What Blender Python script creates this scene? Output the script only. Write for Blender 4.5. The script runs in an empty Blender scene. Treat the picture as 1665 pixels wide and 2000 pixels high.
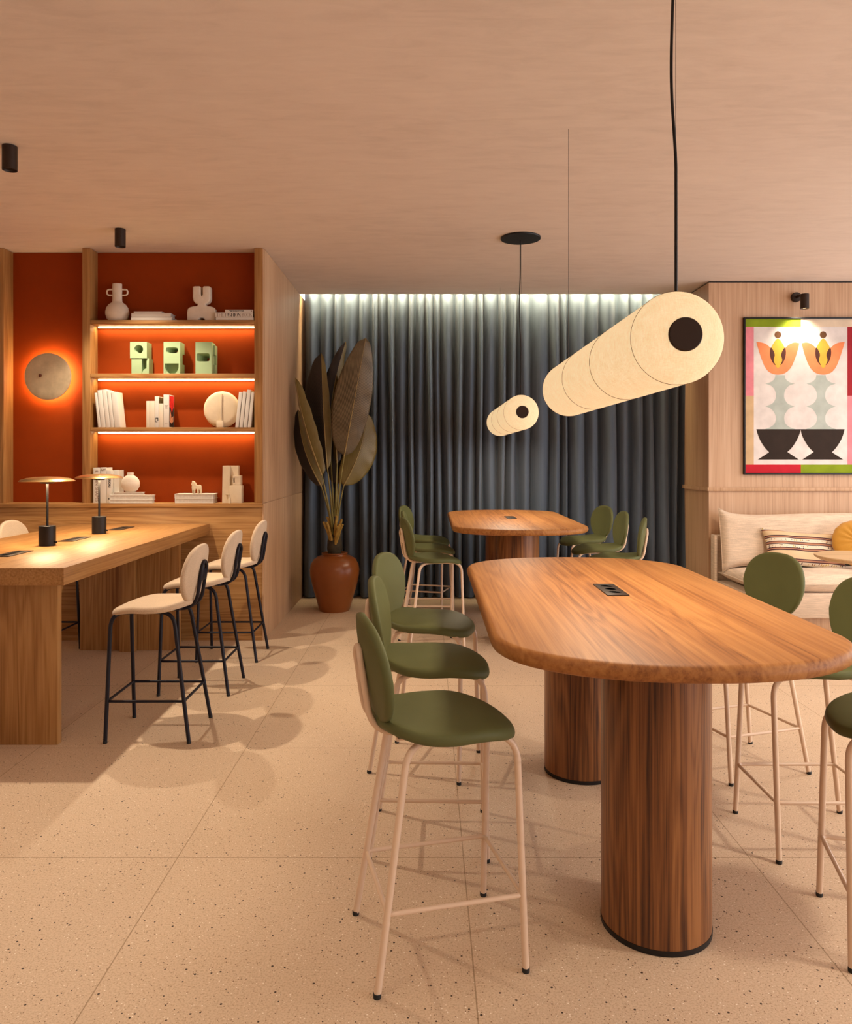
import bpy, bmesh, math, random
from mathutils import Vector, Matrix, Euler
R = math.radians
rng = random.Random(11)
scene = bpy.context.scene
COL = scene.collection
F, CX, HY, EYE = 1482.0, 835.0, 893.0, 1.4          # focal length in px, vanishing point, eye height


def at(px, py, d):
    """world point seen at pixel (px, py) at distance d"""
    return Vector(((px - CX) * d / F, d, EYE - (py - HY) * d / F))


# ------------------------------------------------------------------ materials
def lin(c):
    return tuple(((v / 12.92) if v <= .04045 else ((v + .055) / 1.055) ** 2.4) for v in c)


def new_mat(name):
    m = bpy.data.materials.new(name)
    m.use_nodes = True
    nt = m.node_tree
    b = nt.nodes['Principled BSDF']
    return m, nt, b


def N(nt, typ, **kw):
    n = nt.nodes.new(typ)
    for k, v in kw.items():
        if k in n.inputs:
            n.inputs[k].default_value = v
        else:
            setattr(n, k, v)
    return n


def mapping(nt, scale, rot=(0, 0, 0), coord='Object'):
    tc = N(nt, 'ShaderNodeTexCoord')
    mp = N(nt, 'ShaderNodeMapping')
    mp.inputs['Scale'].default_value = scale
    mp.inputs['Rotation'].default_value = rot
    nt.links.new(tc.outputs[coord], mp.inputs['Vector'])
    return mp.outputs['Vector']


def noise(nt, vec, scale, detail=4, rough=.55, dist=0):
    n = N(nt, 'ShaderNodeTexNoise', Scale=scale, Detail=detail, Roughness=rough, Distortion=dist)
    nt.links.new(vec, n.inputs['Vector'])
    return n.outputs['Fac']


def ramp(nt, fac, stops):
    r = N(nt, 'ShaderNodeValToRGB')
    el = r.color_ramp.elements
    while len(el) < len(stops):
        el.new(.5)
    for e, (p, c) in zip(el, stops):
        e.position = p
        e.color = (*c, 1) if len(c) == 3 else c
    nt.links.new(fac, r.inputs['Fac'])
    return r.outputs['Color']


def math_(nt, op, a, b=None):
    n = N(nt, 'ShaderNodeMath', operation=op)
    for i, v in enumerate((a, b)):
        if v is None:
            continue
        if isinstance(v, (int, float)):
            n.inputs[i].default_value = v
        else:
            nt.links.new(v, n.inputs[i])
    return n.outputs[0]


def mixc(nt, fac, a, b, mode='MIX'):
    n = N(nt, 'ShaderNodeMix', data_type='RGBA', blend_type=mode)
    for sock, v in ((n.inputs[0], fac), (n.inputs[6], a), (n.inputs[7], b)):
        if isinstance(v, (int, float)):
            sock.default_value = v
        elif isinstance(v, tuple):
            sock.default_value = (*v, 1) if len(v) == 3 else v
        else:
            nt.links.new(v, sock)
    return n.outputs[2]


def bump(nt, b, h, strength=.2, dist=.01):
    n = N(nt, 'ShaderNodeBump', Strength=strength, Distance=dist)
    nt.links.new(h, n.inputs['Height'])
    nt.links.new(n.outputs['Normal'], b.inputs['Normal'])


def plain(name, col, rough=.5, metal=0, bumpy=None, spec=.5, var=.0, vscale=6):
    m, nt, b = new_mat(name)
    b.inputs['Roughness'].default_value = rough
    b.inputs['Metallic'].default_value = metal
    b.inputs['Specular IOR Level'].default_value = spec
    v = mapping(nt, (1, 1, 1))
    f = noise(nt, v, vscale, 3)
    d = tuple(c * (1 - var) for c in col)
    u = tuple(min(1, c * (1 + var)) for c in col)
    nt.links.new(ramp(nt, f, [(.3, d), (.7, u)]), b.inputs['Base Color'])
    if bumpy:
        bump(nt, b, noise(nt, v, bumpy[0], 4), bumpy[1], .004)
    return m


def emis(name, col, strength):
    m, nt, b = new_mat(name)
    b.inputs['Base Color'].default_value = (.8, .8, .8, 1)
    b.inputs['Emission Color'].default_value = (*col, 1)
    b.inputs['Emission Strength'].default_value = strength
    return m


def wood(name, cols, axis='Z', rough=.45, cath=1.0, freq=1.0, planks=None, coarse=1.0, lo=.36, hi=.69, spec=.4):
    """grain runs along axis; contour lines of stretched noise make cathedral figure"""
    m, nt, b = new_mat(name)
    i = 'XYZ'.index(axis)
    s1 = [7 * freq] * 3; s1[i] = .42 * freq
    s2 = [90 * freq] * 3; s2[i] = 1.3 * freq
    v1 = mapping(nt, s1)
    n1 = noise(nt, v1, 1.0, 2, .45, .3)
    rings = math_(nt, 'SINE', math_(nt, 'MULTIPLY', n1, 70.0 * coarse))
    rings = math_(nt, 'MULTIPLY_ADD', rings, .5)
    rings.node.inputs[2].default_value = .5
    v2 = mapping(nt, s2)
    n2 = noise(nt, v2, 1.0, 5, .65)
    s3 = [2.2] * 3; s3[i] = .35
    n3 = noise(nt, mapping(nt, s3), 1.3, 3)
    f = math_(nt, 'ADD', math_(nt, 'MULTIPLY', n2, .62), math_(nt, 'MULTIPLY', rings, .13 * cath))
    f = math_(nt, 'ADD', f, math_(nt, 'MULTIPLY', n3, .38))
    if planks:
        pax, pw, amt = planks
        vp = mapping(nt, tuple(1.0 / pw if a == pax else 0.0 for a in 'XYZ'))
        sep = N(nt, 'ShaderNodeSeparateXYZ')
        nt.links.new(vp, sep.inputs[0])
        cell = math_(nt, 'FLOOR', sep.outputs['XYZ'.index(pax)])
        wn = N(nt, 'ShaderNodeTexWhiteNoise', noise_dimensions='1D')
        nt.links.new(cell, wn.inputs['W'])
        f = math_(nt, 'ADD', f, math_(nt, 'MULTIPLY', math_(nt, 'SUBTRACT', wn.outputs['Value'], .5), amt))
    c = ramp(nt, f, [(lo, cols[0]), (.52, cols[1]), (hi, cols[2])])
    nt.links.new(c, b.inputs['Base Color'])
    b.inputs['Roughness'].default_value = rough
    b.inputs['Specular IOR Level'].default_value = spec
    bump(nt, b, n2, .12, .003)
    return m


def fabric(name, col, scale=420, rough=.95, amt=.25, rib=None, sheen=.15):
    m, nt, b = new_mat(name)
    v = mapping(nt, (1, 1, 1))
    n1 = noise(nt, v, scale, 2)
    n2 = noise(nt, v, 5, 3)
    f = math_(nt, 'ADD', math_(nt, 'MULTIPLY', n1, .7), math_(nt, 'MULTIPLY', n2, .3))
    if rib:
        vr = mapping(nt, rib)
        f = math_(nt, 'ADD', math_(nt, 'MULTIPLY', f, .6), math_(nt, 'MULTIPLY', noise(nt, vr, 1, 2), .4))
    d = tuple(c * (1 - amt) for c in col); u = tuple(min(1, c * (1 + amt)) for c in col)
    nt.links.new(ramp(nt, f, [(.3, d), (.7, u)]), b.inputs['Base Color'])
    b.inputs['Roughness'].default_value = rough
    b.inputs['Specular IOR Level'].default_value = .15
    b.inputs['Sheen Weight'].default_value = sheen
    bump(nt, b, f, .35, .003)
    return m


M = {}
OAK = ((.200, .084, .020), (.325, .152, .045), (.43, .225, .078))
OAKP = ((.38, .225, .125), (.51, .32, .19), (.60, .40, .255))
M['oak_x'] = wood('oak grain across', OAK, 'X', cath=1.1, freq=1.25)
M['oak_y'] = wood('oak grain lengthwise', OAK, 'Y', cath=.5, freq=1.25)
M['oak_z'] = wood('oak grain upright', OAK, 'Z', cath=1.0, freq=1.25)
M['oak_pale'] = wood('pale oak veneer', OAKP, 'Z', cath=.5, freq=.8)
M['oak_side_daylit'] = wood('oak side daylit', ((.34, .19, .10), (.49, .295, .165), (.58, .38, .225)), 'Z', cath=.6, freq=.9)  # same oak as the bookcase, lightened to paint in daylight on its side
M['oak_light'] = wood('light oak top', ((.50, .33, .17), (.60, .41, .22), (.68, .48, .28)), 'X', cath=.6)
WAL = ((.165, .055, .013), (.335, .135, .037), (.44, .200, .060))
WALC = ((.050, .016, .006), (.175, .064, .019), (.31, .130, .042))
M['walnut_top'] = wood('walnut top boards', WAL, 'Y', .5, cath=.9, freq=1.15, planks=('X', .062, .17), lo=.30, hi=.74, spec=.28)
M['walnut_col'] = wood('walnut staves', WALC, 'Z', .35, cath=.8, freq=1.6, planks=('X', .022, .16), lo=.38, hi=.68)
M['rust'] = plain('rust lacquer', (.25, .036, .003), .62, spec=.10, var=.04)
M['black'] = plain('black metal', (.010, .008, .008), .45, 0, None, .3)
M['bronze'] = plain('dark bronze', (.030, .016, .010), .42, .2, None, .35)
M['navy'] = plain('blue black frame', (.007, .006, .014), .45, 0, None, .3)
M['cream_metal'] = plain('cream powder coat', (.71, .53, .385), .38, 0)
M['rubber'] = plain('black rubber', (.01, .01, .01), .7)
M['gold'] = plain('brushed brass', (.62, .44, .20), .30, 1.0)
M['green'] = plain('olive leather', (.112, .120, .047), .52, 0, (260, .05), .16, .06, 4)
M['boucle'] = fabric('oatmeal upholstery', (.56, .425, .30), 330, amt=.22)
M['linen_sofa'] = fabric('sofa weave', (.66, .52, .39), 260, amt=.34, rib=(10, 10, 150))
M['ochre'] = fabric('ochre velvet', (.50, .24, .03), 300, amt=.12, sheen=.4)
M['white_cer'] = plain('bisque ceramic', (.68, .60, .50), .75, 0, (60, .25), .3, .06, 14)
M['cream_cer'] = plain('sand ceramic', (.66, .54, .38), .8, 0, (45, .3), .3, .06, 10)
M['sage'] = plain('sage glaze', (.29, .39, .21), .6, 0, None, .4, .05)
M['paper'] = plain('white paper', (.64, .60, .54), .7, var=.03)
M['paper_beige'] = plain('cream cloth', (.66, .57, .45), .8, var=.04)
M['paper_grey'] = plain('grey page block', (.50, .45, .40), .85, var=.1, vscale=60)
M['ink'] = plain('black ink', (.012, .010, .010), .6)
M['ink_brown'] = plain('brown ink', (.16, .08, .05), .6)
M['red_photo'] = plain('red print', (.62, .02, .02), .5, var=.3, vscale=30)
M['flesh_photo'] = plain('peach print', (.62, .30, .17), .5, var=.3, vscale=40)
M['olive_photo'] = plain('olive print', (.10, .075, .025), .5, var=.7, vscale=60)
M['terra'] = plain('terracotta glaze', (.24, .068, .012), .30, 0, (8, .05), .5, .12, 3)
M['soil'] = plain('soil', (.02, .014, .01), .95, 0, (80, .6))
M['stem'] = plain('plant stem', (.20, .16, .035), .5, var=.25)
M['stub'] = plain('cut petiole', (.34, .21, .04), .6, var=.3, vscale=20)
M['husk'] = plain('dark husk', (.045, .035, .022), .85, 0, (40, .5), .3, .3, 20)
M['midrib'] = plain('leaf midrib', (.34, .24, .08), .5, var=.1)
M['stone'] = plain('pale stone', (.56, .46, .30), .7, 0, (30, .2), .3, .14, 14)
M['knob'] = plain('brown knob', (.10, .025, .012), .4)
M['wire'] = plain('steel wire', (.10, .08, .07), .5, .5)
M['led_shelf'] = emis('shelf led', (1.0, .76, .36), 1.6)
M['led_curtain'] = emis('curtain led', (1.0, .84, .50), 165.0)
M['led_halo'] = emis('halo led', (1.0, .66, .32), 85.0)
M['bulb'] = emis('lamp lens', (1.0, .74, .42), 12.0)
M['seam'] = plain('lamp seam', (.13, .065, .02), .8)


def mat_floor():
    m, nt, b = new_mat('terrazzo')
    v = mapping(nt, (1, 1, 1))
    base = ramp(nt, noise(nt, v, 1.1, 4), [(.3, (.60, .445, .305)), (.7, (.66, .50, .355))])
    fine = ramp(nt, noise(nt, v, 170, 3, .7), [(.30, (.72, .64, .56)), (.5, (1, 1, 1)), (.72, (1.12, 1.12, 1.12))])
    c = mixc(nt, 1.0, base, fine, 'MULTIPLY')
    for scale, thr, colr in ((62, .15, (.045, .024, .012)), (150, .19, (.20, .11, .05)), (120, .17, (.88, .78, .66))):
        vo = N(nt, 'ShaderNodeTexVoronoi', Scale=scale, Randomness=1.0)
        vo.inputs['Vector'].default_value = (0, 0, 0)
        mv = mapping(nt, (1, 1.0, 1), (0, 0, scale * .01))
        nt.links.new(mv, vo.inputs['Vector'])
        sep = N(nt, 'ShaderNodeSeparateColor')
        nt.links.new(vo.outputs['Color'], sep.inputs[0])
        pick = math_(nt, 'LESS_THAN', sep.outputs[0], .26 if scale == 75 else .45)
        size = math_(nt, 'MULTIPLY', sep.outputs[1], thr * 1.5)
        dot = math_(nt, 'LESS_THAN', vo.outputs['Distance'], size)
        c = mixc(nt, math_(nt, 'MULTIPLY', dot, pick), c, colr)
    # joints of one metre tiles
    sep = N(nt, 'ShaderNodeSeparateXYZ')
    nt.links.new(v, sep.inputs[0])
    joint = None
    for ax, off in ((0, -.1265), (1, -2.653)):
        fr = math_(nt, 'FRACT', math_(nt, 'ADD', sep.outputs[ax], 20 + off))
        dd = math_(nt, 'MINIMUM', fr, math_(nt, 'SUBTRACT', 1.0, fr))
        j = math_(nt, 'LESS_THAN', dd, .0018)
        joint = j if joint is None else math_(nt, 'MAXIMUM', joint, j)
    c = mixc(nt, math_(nt, 'MULTIPLY', joint, .75), c, (.27, .17, .085))
    nt.links.new(c, b.inputs['Base Color'])
    b.inputs['Roughness'].default_value = .52
    b.inputs['Specular IOR Level'].default_value = .35
    bump(nt, b, noise(nt, v, 60, 3), .04, .003)
    return m


def mat_plaster():
    m, nt, b = new_mat('ceiling plaster')
    v = mapping(nt, (2.2, 9, 5))
    n1 = noise(nt, v, 1.6, 8, .68, .6)
    n2 = noise(nt, mapping(nt, (.7, 1, 1)), 1.0, 4)
    f = math_(nt, 'ADD', math_(nt, 'MULTIPLY', n1, .6), math_(nt, 'MULTIPLY', n2, .4))
    nt.links.new(ramp(nt, f, [(.34, (.62, .525, .455)), (.5, (.69, .59, .515)), (.66, (.73, .63, .55))]), b.inputs['Base Color'])
    b.inputs['Roughness'].default_value = .9
    b.inputs['Specular IOR Level'].default_value = .2
    bump(nt, b, n1, .25, .01)
    return m


def mat_curtain():
    m, nt, b = new_mat('slate curtain cloth')
    v = mapping(nt, (60, 60, 1.5))
    n1 = noise(nt, v, 1, 4)
    n2 = noise(nt, mapping(nt, (1, 1, 1)), 350, 2)
    f = math_(nt, 'ADD', math_(nt, 'MULTIPLY', n1, .6), math_(nt, 'MULTIPLY', n2, .4))
    nt.links.new(ramp(nt, f, [(.3, (.072, .098, .138)), (.7, (.108, .138, .185))]), b.inputs['Base Color'])
    b.inputs['Roughness'].default_value = .85
    b.inputs['Sheen Weight'].default_value = .12
    b.inputs['Specular IOR Level'].default_value = .2
    return m


def mat_shade():
    m, nt, b = new_mat('lamp linen')
    v = mapping(nt, (1, 1, 1))
    a = noise(nt, mapping(nt, (380, 60, 60)), 1, 2)
    c = noise(nt, mapping(nt, (60, 380, 380)), 1, 2)
    f = math_(nt, 'ADD', math_(nt, 'MULTIPLY', a, .5), math_(nt, 'MULTIPLY', c, .5))
    g = noise(nt, v, 30, 3)
    f = math_(nt, 'ADD', math_(nt, 'MULTIPLY', f, .75), math_(nt, 'MULTIPLY', g, .25))
    col = ramp(nt, f, [(.34, (.76, .52, .25)), (.5, (.88, .64, .35)), (.64, (.95, .73, .44))])
    nt.links.new(col, b.inputs['Emission Color'])
    b.inputs['Emission Strength'].default_value = .80
    b.inputs['Base Color'].default_value = (.45, .34, .22, 1)
    b.inputs['Roughness'].default_value = .9
    b.inputs['Specular IOR Level'].default_value = .1
    return m


def mat_leaf(name, c0, c1):
    m, nt, b = new_mat(name)
    uv = N(nt, 'ShaderNodeTexCoord')
    sep = N(nt, 'ShaderNodeSeparateXYZ')
    nt.links.new(uv.outputs['UV'], sep.inputs[0])
    # veins sweep forward from the midrib: v - |u|*k
    au = math_(nt, 'ABSOLUTE', math_(nt, 'SUBTRACT', sep.outputs[0], .5))
    ph = math_(nt, 'SUBTRACT', sep.outputs[1], math_(nt, 'MULTIPLY', au, .95))
    s = math_(nt, 'SINE', math_(nt, 'MULTIPLY', ph, 165.0))
    s = math_(nt, 'MULTIPLY_ADD', s, .5)
    s.node.inputs[2].default_value = .5
    n = noise(nt, mapping(nt, (1, 1, 1)), 9, 3)
    f = math_(nt, 'ADD', math_(nt, 'MULTIPLY', s, .42), math_(nt, 'MULTIPLY', n, .58))
    nt.links.new(ramp(nt, f, [(.3, c0), (.7, c1)]), b.inputs['Base Color'])
    b.inputs['Roughness'].default_value = .42
    b.inputs['Subsurface Weight'].default_value = 0
    bump(nt, b, s, .15, .003)
    return m


def mat_bands():
    """woven lumbar cushion: bands across the height"""
    m, nt, b = new_mat('woven band cloth')
    tc = N(nt, 'ShaderNodeTexCoord')
    sep = N(nt, 'ShaderNodeSeparateXYZ')
    nt.links.new(tc.outputs['Object'], sep.inputs[0])
    t = math_(nt, 'ADD', math_(nt, 'MULTIPLY', sep.outputs[2], 1 / .35), .5)
    cream = (.64, .47, .28); plum = (.055, .014, .022); rose = (.42, .20, .12); white = (.74, .64, .50)
    r = N(nt, 'ShaderNodeValToRGB')
    r.color_ramp.interpolation = 'CONSTANT'
    st = [(0, cream), (.05, white), (.115, plum), (.135, rose), (.165, plum), (.185, cream),
          (.385, plum), (.412, rose), (.438, plum), (.46, white), (.54, plum), (.56, rose), (.60, plum), (.62, white),
          (.70, plum), (.722, rose), (.748, plum), (.775, cream), (.90, rose), (.92, plum), (.945, white)]
    el = r.color_ramp.elements
    while len(el) < len(st):
        el.new(.5)
    for e, (p, c) in zip(el, st):
        e.position = p; e.color = (*c, 1)
    nt.links.new(t, r.inputs['Fac'])
    # little motifs only inside the white bands
    vx = mapping(nt, (55, 1, 55))
    vo = N(nt, 'ShaderNodeTexVoronoi', Scale=1.0, Randomness=.35)
    nt.links.new(vx, vo.inputs['Vector'])
    dot = math_(nt, 'LESS_THAN', vo.outputs['Distance'], .30)
    sc = N(nt, 'ShaderNodeSeparateColor')
    nt.links.new(vo.outputs['Color'], sc.inputs[0])
    dc = ramp(nt, sc.outputs[0], [(.2, (.02, .02, .05)), (.45, (.45, .20, .06)), (.8, (.60, .42, .10))])
    inw = None
    for lo, hi in ((.05, .115), (.46, .545), (.62, .70), (.945, 1.0)):
        k = math_(nt, 'MULTIPLY', math_(nt, 'GREATER_THAN', t, lo), math_(nt, 'LESS_THAN', t, hi))
        inw = k if inw is None else math_(nt, 'MAXIMUM', inw, k)
    c = mixc(nt, math_(nt, 'MULTIPLY', dot, inw), r.outputs['Color'], dc)
    nt.links.new(c, b.inputs['Base Color'])
    b.inputs['Roughness'].default_value = .95
    bump(nt, b, noise(nt, mapping(nt, (1, 1, 1)), 400, 2), .3, .003)
    return m


M['floor'] = mat_floor(); M['plaster'] = mat_plaster(); M['curtain'] = mat_curtain(); M['shade'] = mat_shade()
M['leaf_dark'] = mat_leaf('dark leaf face', (.010, .009, .010), (.030, .022, .018))
M['leaf_bronze'] = mat_leaf('bronze leaf face', (.055, .042, .022), (.20, .155, .09))
M['leaf_olive'] = mat_leaf('olive leaf face', (.12, .085, .02), (.19, .14, .035))
M['leaf_pale'] = mat_leaf('pale leaf face', (.20, .165, .08), (.34, .29, .17))
M['bands'] = mat_bands()


# ------------------------------------------------------------------ mesh builder
class MB:
    def __init__(self):
        self.v, self.f, self.m, self.s, self.uv = [], [], [], [], {}

    def add(self, vs, fs, mi=0, smooth=False):
        o = len(self.v)
        self.v += [tuple(p) for p in vs]
        for f in fs:
            self.f.append([i + o for i in f]); self.m.append(mi); self.s.append(smooth)
        return o

    def bm(self, b, mi=0, smooth=False):
        b.verts.index_update()
        self.add([v.co[:] for v in b.verts], [[v.index for v in f.verts] for f in b.faces], mi, smooth)
        b.free()

    def box(self, x0, x1, y0, y1, z0, z1, bev=0, seg=2, mi=0, mat=None):
        b = bmesh.new()
        bmesh.ops.create_cube(b, size=1)
        for v in b.verts:
            v.co = Vector((x0 + (v.co.x + .5) * (x1 - x0), y0 + (v.co.y + .5) * (y1 - y0), z0 + (v.co.z + .5) * (z1 - z0)))
        if bev:
            bmesh.ops.bevel(b, geom=b.edges[:], offset=bev, segments=seg, affect='EDGES', profile=.5)
        if mat:
            bmesh.ops.transform(b, matrix=mat, verts=b.verts)
        self.bm(b, mi, bool(bev))
        return self

    def prism(self, pts, axis_from, axis_to, plane='XZ', bev=0, seg=2, mi=0):
        """outline extruded along the axis left over by plane"""
        def put(p, h):
            return {'XZ': (p[0], h, p[1]), 'XY': (p[0], p[1], h), 'YZ': (h, p[0], p[1])}[plane]
        b = bmesh.new()
        lo = [b.verts.new(put(p, axis_from)) for p in pts]
        hi = [b.verts.new(put(p, axis_to)) for p in pts]
        n = len(pts)
        fa = b.faces.new(lo); fb = b.faces.new(hi[::-1])
        for i in range(n):
            b.faces.new((lo[i], hi[i], hi[(i + 1) % n], lo[(i + 1) % n]))
        bmesh.ops.recalc_face_normals(b, faces=b.faces)
        if bev:
            es = list(set(fa.edges) | set(fb.edges))
            bmesh.ops.bevel(b, geom=es, offset=bev, segments=seg, affect='EDGES', profile=.5)
        bmesh.ops.triangulate(b, faces=[f for f in b.faces if len(f.verts) > 4])
        self.bm(b, mi, True)
        return self

    def lathe(self, prof, c=(0, 0, 0), seg=40, mi=0, axis='Z', sy=1.0, smooth=True):
        vs, fs = [], []
        for r, h in prof:
            for k in range(seg):
                a = 2 * math.pi * k / seg
                p = (r * math.cos(a), r * math.sin(a) * sy, h)
                if axis == 'Y':
                    p = (p[0], h, p[1])
                elif axis == 'X':
                    p = (h, p[0], p[1])
                vs.append((p[0] + c[0], p[1] + c[1], p[2] + c[2]))
        n = len(prof)
        flip = axis == 'Y'
        for i in range(n - 1):
            for k in range(seg):
                q = [i * seg + k, i * seg + (k + 1) % seg, (i + 1) * seg + (k + 1) % seg, (i + 1) * seg + k]
                fs.append(q[::-1] if flip else q)
        lo = list(range(seg))[::-1]; hi = [(n - 1) * seg + k for k in range(seg)]
        if prof[0][0] > 1e-6:
            fs.append(lo[::-1] if flip else lo)
        if prof[-1][0] > 1e-6:
            fs.append(hi[::-1] if flip else hi)
        self.add(vs, fs, mi, smooth)
        return self

    def tube(self, pts, r, seg=12, mi=0, caps=True, closed=False):
        pts = [Vector(p) for p in pts]
        n = len(pts)
        rad = r if isinstance(r, (list, tuple)) else [r] * n
        vs, fs = [], []
        up = None
        for i, p in enumerate(pts):
            if closed:
                t = pts[(i + 1) % n] - pts[i - 1]
            else:
                t = pts[min(i + 1, n - 1)] - pts[max(i - 1, 0)]
            t.normalize()
            if up is None:
                up = t.orthogonal().normalized()
            up = (up - t * up.dot(t))
            if up.length < 1e-6:
                up = t.orthogonal()
            up.normalize()
            w = t.cross(up)
            for k in range(seg):
                a = 2 * math.pi * k / seg
                vs.append(p + (up * math.cos(a) + w * math.sin(a)) * rad[i])
        for i in range(n if closed else n - 1):
            j = (i + 1) % n
            for k in range(seg):
                fs.append([i * seg + k, i * seg + (k + 1) % seg, j * seg + (k + 1) % seg, j * seg + k])
        if caps and not closed:
            fs.append(list(range(seg))[::-1]); fs.append([(n - 1) * seg + k for k in range(seg)])
        self.add(vs, fs, mi, True)
        return self

    def build(self, name, mats, parent=None, origin=(0, 0, 0), sharp=38, sub=0):
        me = bpy.data.meshes.new(name)
        o0 = Vector(parent_world(parent)) if parent else Vector(origin)
        me.from_pydata([tuple(Vector(p) - o0) for p in self.v], [], self.f)
        if not isinstance(mats, (list, tuple)):
            mats = [mats]
        for m in mats:
            me.materials.append(m)
        for p, mi, s in zip(me.polygons, self.m, self.s):
            p.material_index = mi; p.use_smooth = s
        me.update()
        if any(self.s):
            me.set_sharp_from_angle(angle=R(sharp))
        o = bpy.data.objects.new(name, me)
        COL.objects.link(o)
        if parent:
            o.parent = parent
            po = parent_world(parent)
            if parent.type == 'MESH':
                po = parent_world(parent)
            o.location = o0 - Vector(parent_world(parent))
        else:
            o.location = o0
        if sub:
            md = o.modifiers.new('smooth', 'SUBSURF'); md.levels = sub; md.render_levels = sub
        return o


def parent_world(p):
    v = Vector((0, 0, 0))
    while p:
        v += Vector(p.location); p = p.parent
    return v


def fillet(pts, r, n=6):
    """round the inner corners of a polyline; r may be per-corner list"""
    pts = [Vector(p) for p in pts]
    out = [pts[0]]
    for i in range(1, len(pts) - 1):
        rr = r[i - 1] if isinstance(r, (list, tuple)) else r
        a = (pts[i - 1] - pts[i]); b = (pts[i + 1] - pts[i])
        d = min(rr, a.length * .49, b.length * .49)
        p0 = pts[i] + a.normalized() * d; p1 = pts[i] + b.normalized() * d
        for k in range(n + 1):
            t = k / n
            out.append(p0 * (1 - t) ** 2 + pts[i] * 2 * t * (1 - t) + p1 * t * t)
    out.append(pts[-1])
    return out


def tag(o, label=None, cat=None, group=None, kind=None):
    if label: o['label'] = label
    if cat: o['category'] = cat
    if group: o['group'] = group
    if kind: o['kind'] = kind
    return o


def thing(name, loc, label, cat, group=None, rz=0):
    o = bpy.data.objects.new(name, None)
    o.empty_display_size = .1
    COL.objects.link(o)
    o.location = loc; o.rotation_euler = (0, 0, rz)
    return tag(o, label, cat, group)


def copy_tree(o, parent=None):
    c = o.copy()
    COL.objects.link(c)
    c.parent = parent
    for ch in list(o.children):
        copy_tree(ch, c)
    return c


def struct(name, mb, mat, parent=None):
    o = mb.build(name, mat, parent)
    return tag(o, kind='structure')


def light(name, typ, loc, energy, col, rot=(0, 0, 0), **kw):
    l = bpy.data.lights.new(name, typ)
    l.energy = energy; l.color = col
    for k, v in kw.items():
        setattr(l, k, v)
    o = bpy.data.objects.new(name, l)
    COL.objects.link(o)
    o.location = loc; o.rotation_euler = rot
    return o


def aim(loc, target):
    return (Vector(target) - Vector(loc)).to_track_quat('-Z', 'Y').to_euler()


# ------------------------------------------------------------------ the room
FX0, FX1, FY0, FY1 = -4.6, 6.2, -3.2, 7.9
struct('floor', MB().box(FX0, FX1, FY0, FY1, -.12, 0), M['floor'])
struct('ceiling', MB().box(FX0, FX1, FY0, 7.445, 3.0, 3.3).box(-1.262, 2.552, 7.445, FY1, 3.3, 3.42), M['plaster'])
struct('wall_back', MB().box(-1.259, 2.552, 7.80, 7.9, 0, 3.3).box(FX0, -1.30, 5.965, 7.9, 0, 2.999), M['plaster'])
struct('wall_left', MB().box(FX0 - .1, FX0 - .005, FY0, FY1, 0, 3.3), M['plaster'])
struct('wall_front', MB().box(FX0, FX1, FY0 - .1, FY0 - .005, 0, 3.3), M['plaster'])
struct('wall_right', MB().box(2.558, FX1, 6.893, 7.9, 0, 2.986).box(2.57, FX1, 6.905, 7.9, 2.986, 2.9995, mi=1), [M['oak_pale'], M['black']])
struct('trim_1', MB().box(2.540, FX1, 6.872, 6.893, 1.092, 1.126, .003).box(2.540, 2.558, 6.8932, 7.56, 1.092, 1.126), M['oak_pale'])
# slot light above the curtain, fixed on the end of the ceiling slab
cl = MB().box(-1.15, 2.45, 7.447, 7.462, 3.05, 3.075, .002)
tag(cl.build('cove_light', M['led_curtain']), 'hidden strip light washing the top of the slate curtain', 'strip light')


# ------------------------------------------------------------------ curtain
def make_curtain():
    xs, ys = [], []
    x = -1.238
    r2 = random.Random(5)
    rows = [0.012, .25, .6, 1.0, 1.4, 1.8, 2.2, 2.55, 2.8, 2.95, 3.08, 3.2]
    folds = []
    while x < 2.53:
        w = r2.choice((.065, .085, .115, .13, .165)) * r2.uniform(.9, 1.15)
        folds.append((x, w, r2.uniform(.050, .082), r2.uniform(-.35, .35), r2.uniform(0, 6.28)))
        x += w
    vs, fs = [], []
    P = 14
    cols = []
    for (x0, w, a, sk, ph) in folds:
        for k in range(P):
            u = k / P
            cols.append((x0, w, a, sk, ph, u))
    for z in rows:
        for (x0, w, a, sk, ph, u) in cols:
            s = math.cos(2 * math.pi * u)
            g = 1 + .22 * (1 - z / 3.0)
            bulge = .012 * math.sin(2 * math.pi * u) * (1 + sk)
            shp = 1 - 2 * abs(math.sin(math.pi * u)) ** .8
            y = 7.588 + a * g * shp + .006 * math.sin(ph + 2.1 * z)
            xx = x0 + u * w + .35 * bulge * math.sin(ph + 1.3 * z) + .010 * math.sin(ph * 2 + 1.6 * z)
            vs.append((max(xx, -1.240), y, z))
    n = len(cols)
    for i in range(len(rows) - 1):
        for k in range(n - 1):
            fs.append([i * n + k, i * n + k + 1, (i + 1) * n + k + 1, (i + 1) * n + k])
    mb = MB(); mb.add(vs, fs, 0, True)
    o = mb.build('curtain', M['curtain'], origin=(.65, 7.56, .012), sharp=180)
    md = o.modifiers.new('cloth', 'SOLIDIFY'); md.thickness = .003
    return tag(o, 'full height slate blue pleated curtain across the back wall', 'curtain')


make_curtain()

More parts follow.
